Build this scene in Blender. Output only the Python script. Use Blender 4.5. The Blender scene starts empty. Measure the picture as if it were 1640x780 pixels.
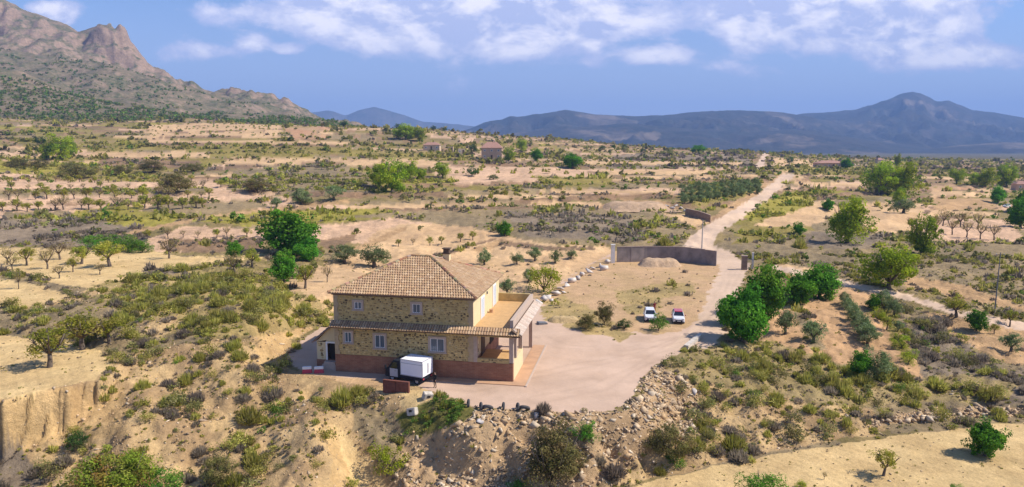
import bpy, bmesh, math, random
import numpy as np
from mathutils import Vector, Matrix

# ------------------------------------------------------------------ camera, world, sun, exposure
SC = bpy.context.scene
COL = SC.collection
PITCH, FPX, CAMH = math.radians(7.9), 1094.0, 25.5      # pitch, focal length in photo pixels, height above the yard
SUN_EL, SUN_AZ = math.radians(47), math.radians(93.5)     # azimuth clockwise from +Y
SUN_STRENGTH, SKY_STRENGTH, EXPOSURE = 4.6, 0.092, 0.58

cam_data = bpy.data.cameras.new('camera')
cam_data.sensor_width = 36.0
cam_data.lens = 36.0 * FPX / 1640.0
cam_data.clip_end = 60000
cam_data.clip_start = 0.5
cam = bpy.data.objects.new('camera', cam_data)
cam.location = (0, 0, CAMH)
cam.rotation_euler = (math.radians(90) - PITCH, 0, 0)
COL.objects.link(cam)
SC.camera = cam
SC.view_settings.view_transform = 'Standard'
SC.view_settings.look = 'None'
SC.view_settings.exposure = EXPOSURE
SC.view_settings.gamma = 1
SC.cycles.max_bounces = 5
SC.cycles.volume_bounces = 0
SC.cycles.transparent_max_bounces = 6
SC.cycles.use_denoising = True


class NT:
    """tiny helper to wire shader nodes"""
    def __init__(self, tree):
        self.t = tree; self.n = tree.nodes; self.l = tree.links

    def add(self, typ, **kw):
        nd = self.n.new(typ)
        for k, v in kw.items():
            setattr(nd, k, v)
        return nd

    def put(self, sock, v):
        if isinstance(v, bpy.types.NodeSocket):
            self.l.new(v, sock)
        elif v is not None:
            if sock.type == 'RGBA' and isinstance(v, (tuple, list)) and len(v) == 3:
                v = (*v, 1)
            sock.default_value = v

    def math(self, op, a, b=None, c=None, clamp=False):
        nd = self.add('ShaderNodeMath', operation=op, use_clamp=clamp)
        self.put(nd.inputs[0], a); self.put(nd.inputs[1], b)
        if c is not None: self.put(nd.inputs[2], c)
        return nd.outputs[0]

    def mix(self, f, a, b, blend='MIX'):
        nd = self.add('ShaderNodeMix', data_type='RGBA', blend_type=blend)
        self.put(nd.inputs[0], f); self.put(nd.inputs[6], a); self.put(nd.inputs[7], b)
        return nd.outputs[2]

    def noise(self, vec, scale, detail=4, rough=0.55, dist=0.0, out=0):
        nd = self.add('ShaderNodeTexNoise')
        if vec is not None: self.l.new(vec, nd.inputs['Vector'])
        nd.inputs['Scale'].default_value = scale; nd.inputs['Detail'].default_value = detail
        nd.inputs['Roughness'].default_value = rough; nd.inputs['Distortion'].default_value = dist
        return nd.outputs[out]

    def ramp(self, f, stops):
        nd = self.add('ShaderNodeValToRGB')
        e = nd.color_ramp.elements
        while len(e) < len(stops): e.new(0.5)
        for el, (p, c) in zip(e, stops):
            el.position = p; el.color = (*c, 1) if len(c) == 3 else c
        self.put(nd.inputs[0], f)
        return nd.outputs[0]

    def maprange(self, v, a, b, c=0.0, d=1.0, smooth=False):
        nd = self.add('ShaderNodeMapRange', interpolation_type='SMOOTHSTEP' if smooth else 'LINEAR')
        self.put(nd.inputs[0], v)
        for i, x in enumerate((a, b, c, d)): nd.inputs[i + 1].default_value = x
        return nd.outputs[0]


def pix_uv(px, py):
    """direction slopes (x/y, z/y) of a photo pixel"""
    v = (390 - py) / FPX
    dy = math.cos(PITCH) + v * math.sin(PITCH)
    return (px - 820) / FPX / dy, (-math.sin(PITCH) + v * math.cos(PITCH)) / dy


world = bpy.data.worlds.new('World')
SC.world = world
world.use_nodes = True
W = NT(world.node_tree)
W.n.clear()
wout = W.add('ShaderNodeOutputWorld')
wbg = W.add('ShaderNodeBackground')
wbg.inputs['Strength'].default_value = SKY_STRENGTH
sky = W.add('ShaderNodeTexSky', sky_type='NISHITA', sun_disc=False)
sky.sun_elevation = SUN_EL; sky.sun_rotation = SUN_AZ
sky.altitude = 600; sky.air_density = 1.0; sky.dust_density = 0.6; sky.ozone_density = 3.0
tc = W.add('ShaderNodeTexCoord')
sep = W.add('ShaderNodeSeparateXYZ')
W.l.new(tc.outputs['Generated'], sep.inputs[0])
sx, sy, sz = sep.outputs
ay = W.math('MAXIMUM', W.math('ABSOLUTE', sy), 0.12)
U = W.math('DIVIDE', sx, ay)                    # tangent-plane coordinates of the direction
V = W.math('DIVIDE', sz, ay)
# cloud layer: noise over the directions, denser where the photographed banks stand
cvec = W.add('ShaderNodeCombineXYZ')
W.l.new(U, cvec.inputs[0]); W.put(cvec.inputs[1], W.math('MULTIPLY', V, 1.9)); W.put(cvec.inputs[2], 0.37)
n1 = W.noise(cvec.outputs[0], 5.5, 9, 0.60, 0.25)
n2 = W.noise(cvec.outputs[0], 21.0, 7, 0.65, 0.2)
banks = [(700, 0, 210, 60, .40), (610, 25, 110, 32, .16), (820, 40, 90, 55, .22), (860, 62, 50, 20, .16), (1310, -5, 210, 50, .42), (1200, 40, 30, 26, .34),
         (1420, 32, 45, 16, .30), (1300, 60, 240, 24, .15), (1490, 72, 45, 26, .26), (1590, 92, 90, 22, .28), (1380, 92, 120, 22, .12), (320, 82, 60, 18, .26), (402, 70, 20, 12, .27), (462, 80, 22, 9, .27), (340, 25, 90, 18, .2),
         (75, 14, 38, 14, .3), (105, 34, 16, 12, .22), (1050, 90, 60, 12, .23), (950, 70, 9, 12, .28), (1170, 112, 70, 14, .16), (560, 70, 60, 14, .14), (950, 100, 16, 8, .16), (1010, 40, 50, 14, .12), (950, 45, 30, 8, .12)]
dens = None
for (bx, by, wx, wy, am) in banks:
    u0, v0 = pix_uv(bx, by); su, sv = wx / FPX, wy / FPX
    a = W.math('MULTIPLY', W.math('SUBTRACT', U, u0), 1 / su)
    b = W.math('MULTIPLY', W.math('SUBTRACT', V, v0), 1 / sv)
    r2 = W.math('ADD', W.math('MULTIPLY', a, a), W.math('MULTIPLY', b, b))
    g = W.math('MULTIPLY', W.math('POWER', 2.718, W.math('MULTIPLY', r2, -0.7)), am * 1.4)
    dens = g if dens is None else W.math('ADD', dens, g)
tot = W.math('ADD', W.math('ADD', dens, W.math('MULTIPLY', n1, 0.95)), W.math('MULTIPLY', n2, 0.34))
cover = W.maprange(tot, 0.79, 0.94, 0, 1, True)
thick = W.maprange(tot, 0.84, 1.12, 0.15, 1, True)
low = W.maprange(V, 0.0, 0.06, 0, 1, True)
cover = W.math('MULTIPLY', cover, low)
offv = W.add('ShaderNodeVectorMath', operation='ADD')
W.l.new(cvec.outputs[0], offv.inputs[0]); offv.inputs[1].default_value = (0.02, 0.035, 0)
n1b = W.noise(offv.outputs[0], 5.5, 9, 0.60, 0.25)
n3 = W.noise(cvec.outputs[0], 15.0, 7, 0.62, 0.3)
lit = W.math('ADD', W.math('MULTIPLY', W.math('SUBTRACT', n1, n1b), 5.0), W.maprange(n3, 0.35, 0.65, 0, 1, True), clamp=True)
ccol = W.mix(W.math('MULTIPLY', lit, thick), (5.0, 5.4, 7.8), (10.4, 9.8, 10.2))
tint = W.mix(1.0, sky.outputs[0], (0.86, 0.98, 1.20), 'MULTIPLY')
# summer haze: the air near the horizon is lavender
hz = W.maprange(V, -0.05, 0.30, 1, 0, True)
tint = W.mix(W.math('MULTIPLY', hz, 0.85), tint, (4.7, 5.0, 7.0))
sky_mixed = W.mix(W.math('MULTIPLY', cover, 0.86), tint, ccol)
W.l.new(sky_mixed, wbg.inputs['Color'])
W.l.new(wbg.outputs[0], wout.inputs['Surface'])

sun_data = bpy.data.lights.new('sun', 'SUN')
sun_data.energy = SUN_STRENGTH; sun_data.angle = math.radians(0.53); sun_data.color = (1.0, 0.93, 0.82)
sun = bpy.data.objects.new('sun', sun_data)
SUN_DIR = Vector((math.sin(SUN_AZ) * math.cos(SUN_EL), math.cos(SUN_AZ) * math.cos(SUN_EL), math.sin(SUN_EL)))
sun.rotation_euler = (-SUN_DIR).to_track_quat('-Z', 'Y').to_euler()
COL.objects.link(sun)

# ------------------------------------------------------------------ helpers
rng = np.random.default_rng(7)
random.seed(7)


def link(o, parent=None):
    COL.objects.link(o)
    if parent is not None: o.parent = parent
    return o


def tag(o, label=None, cat=None, group=None, kind=None):
    if label: o['label'] = label
    if cat: o['category'] = cat
    if group: o['group'] = group
    if kind: o['kind'] = kind
    return o


def empty(name, loc, rz=0.0, s=1.0):
    o = bpy.data.objects.new(name, None)
    o.empty_display_size = 0.3
    o.location = loc; o.rotation_euler = (0, 0, rz); o.scale = (s, s, s) if not hasattr(s, '__len__') else s
    return link(o)


def mesh_np(name, V, F, mats=None, smooth=False, cols=None, mi=None):
    """mesh from numpy verts and one (n,k) face array; cols = per-vertex base colour"""
    me = bpy.data.meshes.new(name)
    V = np.ascontiguousarray(V, dtype=np.float32); F = np.ascontiguousarray(F, dtype=np.int32)
    k = F.shape[1]
    me.vertices.add(len(V)); me.vertices.foreach_set('co', V.ravel())
    me.loops.add(F.size); me.loops.foreach_set('vertex_index', F.ravel())
    me.polygons.add(len(F))
    me.polygons.foreach_set('loop_start', np.arange(0, F.size, k, dtype=np.int32))
    if smooth: me.polygons.foreach_set('use_smooth', np.ones(len(F), dtype=bool))
    if mi is not None: me.polygons.foreach_set('material_index', np.asarray(mi, dtype=np.int32))
    if cols is not None:
        at_ = me.color_attributes.new('Col', 'FLOAT_COLOR', 'POINT')
        c = np.ones((len(V), 4), dtype=np.float32); cols = np.asarray(cols); c[:, :cols.shape[1]] = cols
        at_.data.foreach_set('color', c.ravel())
    me.update(calc_edges=True)
    for m in (mats if isinstance(mats, (list, tuple)) else [mats] if mats else []):
        me.materials.append(m)
    return me


class MB:
    """collects boxes, prisms and tubes, builds one mesh object"""
    def __init__(self): self.v = []; self.f = []; self.c = []

    def add(self, vs, fs, col=None):
        o = len(self.v)
        self.v += [tuple(p) for p in vs]; self.f += [tuple(i + o for i in f) for f in fs]
        self.c += [col or (1, 1, 1)] * len(vs)
        return self

    def box(self, x0, x1, y0, y1, z0, z1, col=None):
        vs = [(x, y, z) for z in (z0, z1) for x, y in ((x0, y0), (x1, y0), (x1, y1), (x0, y1))]
        return self.add(vs, [(3, 2, 1, 0), (4, 5, 6, 7), (0, 1, 5, 4), (1, 2, 6, 5), (2, 3, 7, 6), (3, 0, 4, 7)], col)

    def hexa(self, bottom, top, col=None):
        """8-corner block from two quads, each counter-clockwise seen from above"""
        return self.add(list(bottom) + list(top), [(3, 2, 1, 0), (4, 5, 6, 7), (0, 1, 5, 4), (1, 2, 6, 5), (2, 3, 7, 6), (3, 0, 4, 7)], col)

    def prism_y(self, prof, y0, y1, col=None):
        """profile in (x,z) counter-clockwise seen from -y, extruded along y"""
        n = len(prof)
        vs = [(x, y0, z) for x, z in prof] + [(x, y1, z) for x, z in prof]
        fs = [tuple(range(n)), tuple(range(2 * n - 1, n - 1, -1))] + [(i + n, (i + 1) % n + n, (i + 1) % n, i) for i in range(n)]
        fs = [f[::-1] if k > 1 and False else f for k, f in enumerate(fs)]
        return self.add(vs, fs, col)

    def tube(self, pts, rad, n=8, col=None, cap=True):
        pts = [Vector(p) for p in pts]
        vs, fs = [], []
        for i, p in enumerate(pts):
            d = (pts[min(i + 1, len(pts) - 1)] - pts[max(i - 1, 0)]).normalized()
            a = d.orthogonal().normalized() if abs(d.z) < 0.95 else Vector((1, 0, 0))
            a = (a - d * a.dot(d)).normalized(); b = d.cross(a)
            r = rad[i] if hasattr(rad, '__len__') else rad
            vs += [p + (a * math.cos(t) + b * math.sin(t)) * r for t in (2 * math.pi * k / n for k in range(n))]
        for i in range(len(pts) - 1):
            for k in range(n):
                k2 = (k + 1) % n
                fs.append((i * n + k, i * n + k2, (i + 1) * n + k2, (i + 1) * n + k))
        if cap:
            fs.append(tuple(range(n - 1, -1, -1))); fs.append(tuple((len(pts) - 1) * n + k for k in range(n)))
        return self.add(vs, fs, col)

    def lathe(self, prof, axis='z', centre=(0, 0, 0), n=16, col=None):
        """profile of (radius, height) revolved about an axis"""
        vs, fs = [], []
        for r, h in prof:
            for k in range(n):
                t = 2 * math.pi * k / n
                a, b = r * math.cos(t), r * math.sin(t)
                p = {'z': (a, b, h), 'y': (a, h, b), 'x': (h, a, b)}[axis]
                vs.append((p[0] + centre[0], p[1] + centre[1], p[2] + centre[2]))
        for i in range(len(prof) - 1):
            for k in range(n):
                k2 = (k + 1) % n
                fs.append((i * n + k, i * n + k2, (i + 1) * n + k2, (i + 1) * n + k))
        return self.add(vs, fs, col)

    def mesh(self, name, mat, bevel=0.0, smooth=False):
        bm = bmesh.new()
        vv = [bm.verts.new(p) for p in self.v]
        for f in self.f:
            try: bm.faces.new([vv[i] for i in f])
            except ValueError: pass
        bmesh.ops.recalc_face_normals(bm, faces=bm.faces)
        if bevel:
            bmesh.ops.bevel(bm, geom=list(bm.edges), offset=bevel, segments=2, affect='EDGES', clamp_overlap=True)
        if smooth:
            for f in bm.faces: f.smooth = True
        me = bpy.data.meshes.new(name)
        colored = any(c != (1, 1, 1) for c in self.c) and not bevel
        bm.to_mesh(me); bm.free()
        if colored:
            at_ = me.color_attributes.new('Col', 'FLOAT_COLOR', 'POINT')
            at_.data.foreach_set('color', np.c_[np.array(self.c, dtype=np.float32), np.ones(len(self.c), dtype=np.float32)].ravel())
        me.materials.append(mat)
        return me

    def build(self, name, mat, parent=None, bevel=0.0, smooth=False):
        return link(bpy.data.objects.new(name, self.mesh(name, mat, bevel, smooth)), parent)


# ------------------------------------------------------------------ numpy noise
_perm = rng.permutation(512)


def perlin(x, y, seed=0):
    xi = np.floor(x).astype(np.int64); yi = np.floor(y).astype(np.int64)
    xf, yf = x - xi, y - yi
    uu = xf * xf * xf * (xf * (xf * 6 - 15) + 10); vv = yf * yf * yf * (yf * (yf * 6 - 15) + 10)

    def g(ix, iy, dx, dy):
        h = _perm[(_perm[(ix + seed * 17) & 511] + iy * 1) & 511] * (2 * math.pi / 512) * 7.0
        return np.cos(h) * dx + np.sin(h) * dy
    a = g(xi, yi, xf, yf); b = g(xi + 1, yi, xf - 1, yf)
    c = g(xi, yi + 1, xf, yf - 1); d = g(xi + 1, yi + 1, xf - 1, yf - 1)
    return 1.4 * ((a * (1 - uu) + b * uu) * (1 - vv) + (c * (1 - uu) + d * uu) * vv)


def fbm(x, y, octv=4, seed=0, gain=0.5):
    s = 0; a = 1.0; f = 1.0
    for i in range(octv):
        s = s + a * perlin(x * f + 13.7 * i, y * f - 7.1 * i, seed + i); a *= gain; f *= 2.03
    return s


def ridged(x, y, octv=4, seed=0):
    s = 0; a = 1.0; f = 1.0; t = 0
    for i in range(octv):
        s = s + a * (1 - 2 * np.abs(perlin(x * f + 5.1 * i, y * f + 3.3 * i, seed + i))); t += a; a *= 0.5; f *= 2.1
    return s / t


def smooth01(t):
    t = np.clip(t, 0, 1); return t * t * (3 - 2 * t)


def project(x, y, z):
    """photo pixel of world points (used to lay out land cover on the ground)"""
    dz = z - CAMH
    f = y * math.cos(PITCH) - dz * math.sin(PITCH)
    up = y * math.sin(PITCH) + dz * math.cos(PITCH)
    f = np.where(f < 0.5, 0.5, f)
    return 820 + FPX * x / f, 390 - FPX * up / f


def ground_pt(px, py, z):
    su, sv = pix_uv(px, py)
    Y = (z - CAMH) / sv
    return su * Y, Y


def in_poly(px, py, poly):
    inside = np.zeros(px.shape, dtype=bool)
    n = len(poly)
    for i in range(n):
        x1, y1 = poly[i]; x2, y2 = poly[(i + 1) % n]
        if y1 == y2: continue
        cr = ((y1 > py) != (y2 > py)) & (px < (x2 - x1) * (py - y1) / (y2 - y1) + x1)
        inside ^= cr
    return inside


def poly_dist(x, y, poly):
    """distance outside a polygon (0 inside)"""
    d2 = np.full(x.shape, 1e18)
    n = len(poly)
    for i in range(n):
        x1, y1 = poly[i]; x2, y2 = poly[(i + 1) % n]
        ex, ey = x2 - x1, y2 - y1
        t = np.clip(((x - x1) * ex + (y - y1) * ey) / (ex * ex + ey * ey + 1e-9), 0, 1)
        d2 = np.minimum(d2, (x - x1 - t * ex) ** 2 + (y - y1 - t * ey) ** 2)
    d = np.sqrt(d2)
    d[in_poly(x, y, poly)] = 0
    return d


# ------------------------------------------------------------------ materials
def new_mat(name):
    m = bpy.data.materials.new(name); m.use_nodes = True
    t = NT(m.node_tree); t.n.clear()
    out = t.add('ShaderNodeOutputMaterial')
    return m, t, out


def coords(t, kind='Object'):
    return t.add('ShaderNodeTexCoord').outputs[kind]


def position(t):
    return t.add('ShaderNodeNewGeometry').outputs['Position']


def plain(name, col, rough=0.8, var=0.25, scale=3.0, bump=0.0, metal=0.0, use_col=False, spec=0.3, coat=0.0):
    """principled surface with noise mottling, optional per-vertex colour and bump"""
    m, t, out = new_mat(name)
    b = t.add('ShaderNodeBsdfPrincipled')
    p = coords(t)
    n = t.noise(p, scale, 5, 0.6)
    base = col
    if use_col:
        a = t.add('ShaderNodeVertexColor', layer_name='Col').outputs[0]
        base = t.mix(1.0, a, col, 'MULTIPLY')
    f = t.maprange(n, 0.25, 0.75, 1 - var, 1 + var)
    c = t.mix(1.0, base, f, 'MULTIPLY')
    t.put(b.inputs['Base Color'], c)
    b.inputs['Roughness'].default_value = rough; b.inputs['Metallic'].default_value = metal
    b.inputs['Specular IOR Level'].default_value = spec
    b.inputs['Coat Weight'].default_value = coat
    if bump:
        bp = t.add('ShaderNodeBump'); bp.inputs['Strength'].default_value = bump; bp.inputs['Distance'].default_value = 0.05
        t.l.new(t.noise(p, scale * 4, 6, 0.65), bp.inputs['Height']); t.l.new(bp.outputs[0], b.inputs['Normal'])
    t.l.new(b.outputs[0], out.inputs[0])
    return m


def glass_mat(name, col=(0.10, 0.14, 0.19)):
    m, t, out = new_mat(name)
    b = t.add('ShaderNodeBsdfPrincipled')
    b.inputs['Base Color'].default_value = (*col, 1); b.inputs['Roughness'].default_value = 0.08
    b.inputs['Specular IOR Level'].default_value = 0.9
    t.l.new(b.outputs[0], out.inputs[0])
    return m


def leaf_mat(name, transl=0.45):
    m, t, out = new_mat(name)
    a = t.add('ShaderNodeVertexColor', layer_name='Col').outputs[0]
    oi = t.add('ShaderNodeObjectInfo')
    f = t.maprange(oi.outputs['Random'], 0, 1, 0.8, 1.22)
    c = t.mix(1.0, a, f, 'MULTIPLY')
    hs = t.add('ShaderNodeHueSaturation')
    t.put(hs.inputs['Color'], c)
    t.put(hs.inputs['Hue'], t.maprange(oi.outputs['Random'], 0, 1, 0.49, 0.508))
    d = t.add('ShaderNodeBsdfDiffuse'); t.l.new(hs.outputs[0], d.inputs[0])
    tr = t.add('ShaderNodeBsdfTranslucent'); t.l.new(hs.outputs[0], tr.inputs[0])
    mx = t.add('ShaderNodeMixShader'); mx.inputs[0].default_value = transl
    t.l.new(d.outputs[0], mx.inputs[1]); t.l.new(tr.outputs[0], mx.inputs[2])
    t.l.new(mx.outputs[0], out.inputs[0])
    return m


def ground_mat():
    m, t, out = new_mat('ground_soil')
    vc = t.add('ShaderNodeVertexColor', layer_name='Col')
    a, loose = vc.outputs[0], vc.outputs[1]
    p = position(t)

    def mott(scale, det, rough, amp):
        d = t.math('SUBTRACT', t.noise(p, scale, det, rough), .5)
        return t.math('ADD', t.math('MULTIPLY', t.math('MULTIPLY', d, amp), loose), 1.0)
    f1 = mott(0.55, 6, 0.65, 1.1)
    f2 = mott(3.2, 5, 0.7, 1.0)
    f3 = t.maprange(t.noise(p, 0.06, 4, 0.6), 0.3, 0.7, 0.90, 1.10)
    c = t.mix(1.0, a, f1, 'MULTIPLY'); c = t.mix(1.0, c, f2, 'MULTIPLY'); c = t.mix(1.0, c, f3, 'MULTIPLY')
    b = t.add('ShaderNodeBsdfPrincipled'); t.put(b.inputs['Base Color'], c)
    b.inputs['Roughness'].default_value = 0.95; b.inputs['Specular IOR Level'].default_value = 0.1
    bp = t.add('ShaderNodeBump'); t.put(bp.inputs['Strength'], t.math('MULTIPLY', loose, .85)); bp.inputs['Distance'].default_value = 0.32
    t.l.new(t.noise(p, 1.7, 8, 0.72), bp.inputs['Height']); t.l.new(bp.outputs[0], b.inputs['Normal'])
    t.l.new(b.outputs[0], out.inputs[0])
    return m


def mountain_mat(name, rock, scrub, green, scale=1.0, patch=None):
    m, t, out = new_mat(name)
    g = t.add('ShaderNodeNewGeometry')
    p = g.outputs['Position']
    sn = t.add('ShaderNodeSeparateXYZ'); t.l.new(g.outputs['Normal'], sn.inputs[0])
    n_big = t.noise(p, 0.006 * scale, 6, 0.62)
    n_med = t.noise(p, 0.03 * scale, 7, 0.7)
    n_fine = t.noise(p, 0.16 * scale, 5, 0.75)
    rockiness = t.maprange(t.math('ADD', sn.outputs[2], t.math('MULTIPLY', t.math('SUBTRACT', n_med, 0.5), 1.0)), 0.64, 0.90, 1, 0, True)
    sc = t.mix(t.maprange(n_med, 0.42, 0.60), scrub, green)
    sc = t.mix(t.maprange(n_fine, 0.46, 0.62, 0, 0.6), sc, tuple(x * 1.55 for x in scrub))
    rk = t.mix(t.maprange(n_fine, 0.35, 0.65), tuple(x * 0.72 for x in rock), tuple(x * 1.2 for x in rock))
    c = t.mix(rockiness, sc, rk)
    if patch:
        c = t.mix(t.maprange(t.math('ADD', n_big, t.math('MULTIPLY', n_med, 0.3)), 0.70, 0.78, 0, 0.8), c, patch)
    b = t.add('ShaderNodeBsdfPrincipled'); t.put(b.inputs['Base Color'], c)
    b.inputs['Roughness'].default_value = 0.95; b.inputs['Specular IOR Level'].default_value = 0.1
    bp = t.add('ShaderNodeBump'); bp.inputs['Strength'].default_value = 0.8; bp.inputs['Distance'].default_value = 6.0 / scale
    t.l.new(n_med, bp.inputs['Height']); t.l.new(bp.outputs[0], b.inputs['Normal'])
    t.l.new(b.outputs[0], out.inputs[0])
    return m


M = {}
M['ground'] = ground_mat()
M['leaf'] = leaf_mat('leaves')
M['bark'] = plain('bark', (0.13, 0.10, 0.075), 0.9, 0.4, 8, 0.5)
M['stone'] = plain('field_stone', (1, 1, 1), 0.9, 0.3, 2.5, 0.4, use_col=True)

# ------------------------------------------------------------------ ground: heights
# control points: photo pixel + height (z) or depth (Y)
CPZ = [(600, 600, 0), (700, 640, 0), (950, 650, 0), (1000, 560, 0), (1150, 470, 0), (1050, 430, 0), (900, 480, .3), (650, 520, 0), (560, 590, 0), (800, 520, 0),
       (300, 780, -4), (150, 760, -4), (0, 770, -4), (0, 690, -2.2), (100, 690, -2), (60, 600, 2), (0, 560, 2), (150, 560, 2.3), (300, 620, 0.2), (400, 600, .9), (470, 660, -1),
       (430, 720, -3), (560, 780, -5.4), (610, 770, -5.6), (600, 700, -2.8), (640, 660, -1.2), (700, 720, -3.5), (700, 780, -5), (850, 780, -5), (850, 700, -2.6), (950, 770, -4.5), (960, 700, -2.6),
       (500, 700, -1.8), (500, 760, -3.4), (330, 700, -2.0), (220, 650, 0), (200, 700, -1.6),
       (1100, 760, -4.2), (1300, 760, -4.2), (1600, 760, -4.5), (1500, 700, -4.2), (1640, 690, -4.2),
       (1100, 610, -.6), (1150, 660, -2.4), (1060, 700, -3.2), (1200, 640, -2.0), (1300, 640, -2.4), (1250, 690, -3.8), (1400, 620, -2.4), (1400, 680, -3.9), (1640, 640, -3.2), (1550, 600, -2.5), (1250, 580, -1.2),
       (1250, 500, -.8), (1350, 520, -1.2), (1430, 560, -1.8), (1350, 440, -.5), (1560, 540, -2), (1640, 520, -2.2), (1500, 480, -1.5),
       (1300, 400, 0), (1450, 440, -.5), (1640, 440, -1.5), (1600, 370, -1), (1400, 360, .5), (1250, 350, 1.8), (1500, 320, 0), (1640, 310, -1), (1350, 300, 4),
       (1400, 272, 7), (1500, 262, 6), (1640, 264, 4), (1500, 252, 4), (1640, 252, 2), (1320, 262, 9),
       (1120, 390, 1), (1200, 330, 4), (1265, 285, 9), (1218, 270, 10), (1228, 245, 19), (1150, 345, 3.4),
       (850, 420, 1), (700, 390, 1.5), (900, 350, 4), (700, 340, 5), (800, 300, 10), (620, 290, 11.5), (950, 300, 9), (1000, 330, 5.2), (1100, 310, 8), (1100, 262, 15), (800, 252, 19), (900, 252, 18),
       (350, 470, 5), (250, 450, 4.5), (330, 430, 4.3), (480, 470, 3.5), (500, 500, 3.2), (430, 535, 3.4), (380, 540, 3.2), (440, 590, .1), (490, 560, .1), (520, 450, 2.2),
       (20, 470, 3.5), (150, 430, 3.5), (250, 418, 3.6), (60, 400, 4), (300, 345, 6.5), (100, 350, 6.2), (450, 340, 6.2), (100, 312, 9), (300, 310, 9), (500, 320, 8.2), (300, 270, 14.5), (100, 270, 14.5), (500, 270, 14)]
CPY = [(100, 240, 480), (350, 236, 500), (500, 236, 500), (300, 206, 700), (500, 206, 660), (100, 206, 650), (640, 232, 600), (700, 208, 750), (600, 206, 720), (880, 222, 900), (1000, 236, 1000), (1130, 243, 1080),
       (0, 190, 800), (300, 190, 800)]
cp = []
for px, py, z in CPZ:
    x, Y = ground_pt(px, py, z); cp.append((x / Y, math.log(Y), z))
for px, py, Y in CPY:
    su, sv = pix_uv(px, py); cp.append((su, math.log(Y), CAMH + sv * Y))
for u, Y, z in [(-2, 60, 0), (2, 60, -5), (-2, 200, 4), (2, 200, -3), (-2, 700, 30), (2, 900, 0), (0, 20, -7), (-1, 25, -6), (1, 25, -6), (-3, 20, -3), (3, 20, -6),
                (-.7, 1600, 30), (-.3, 1500, 20), (-.1, 1500, 2), (.1, 1700, 0), (.3, 1500, 2), (.7, 2200, 0), (-.7, 9500, 0), (0, 9500, 0), (.7, 9500, 0), (0, 4000, 0), (.5, 4000, 0), (-.5, 4000, 5)]:
    cp.append((u, math.log(Y), z))
cp = np.array(cp)
KU, KV = 1.6, 1.0
P2 = cp[:, :2] * (KU, KV)
D = np.sqrt(((P2[:, None] - P2[None]) ** 2).sum(-1) + 1e-4)
A = np.block([[D + 2e-3 * np.eye(len(cp)), np.c_[np.ones(len(cp)), P2]], [np.c_[np.ones(len(cp)), P2].T, np.zeros((3, 3))]])
wts = np.linalg.solve(A, np.r_[cp[:, 2], 0, 0, 0])


def rbf(u, lY):
    q0, q1 = u * KU, lY * KV
    s = wts[-3] + wts[-2] * q0 + wts[-1] * q1
    for i in range(len(cp)):
        s += wts[i] * np.sqrt((q0 - P2[i, 0]) ** 2 + (q1 - P2[i, 1]) ** 2 + 1e-4)
    return s


YARD = [(500, 600), (545, 608), (612, 613), (660, 616), (700, 630), (735, 642), (760, 652), (850, 657), (920, 662), (985, 656), (1008, 640), (1025, 610), (1052, 582), (1095, 562), (1140, 542),
        (1165, 500), (1185, 450), (1205, 424), (1180, 416), (1145, 408), (985, 402), (940, 425), (900, 450), (870, 480), (800, 470), (560, 500), (500, 530), (455, 578)]
# flat ground: (pixel outline, height, blend width outside it)
PLATEAUS = [
    ([(-150, 530), (0, 537), (100, 546), (170, 566), (186, 585), (150, 607), (110, 617), (0, 640), (-150, 660)], 2.0, 1.25),
    ([(-150, 432), (0, 445), (60, 455), (112, 474), (60, 490), (-150, 510)], 3.6, 2.5),
    ([(-150, 395), (250, 402), (290, 415), (225, 448), (130, 458), (-150, 430)], 4.2, 4.0),
    ([(955, 790), (1100, 757), (1250, 727), (1400, 702), (1640, 675), (1900, 650), (2000, 900), (900, 900)], -4.3, 3.0),
    ([(430, 452), (520, 428), (600, 440), (760, 470), (720, 500), (560, 500), (525, 490)], 2.4, 4.0),
    (YARD, 0.0, 6.5),
]


def terr(z, step, x, y):
    q = z / step
    fl = np.floor(q); fr = q - fl
    return step * (fl + smooth01((fr - 0.74) / 0.20)), fl, fr


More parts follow.
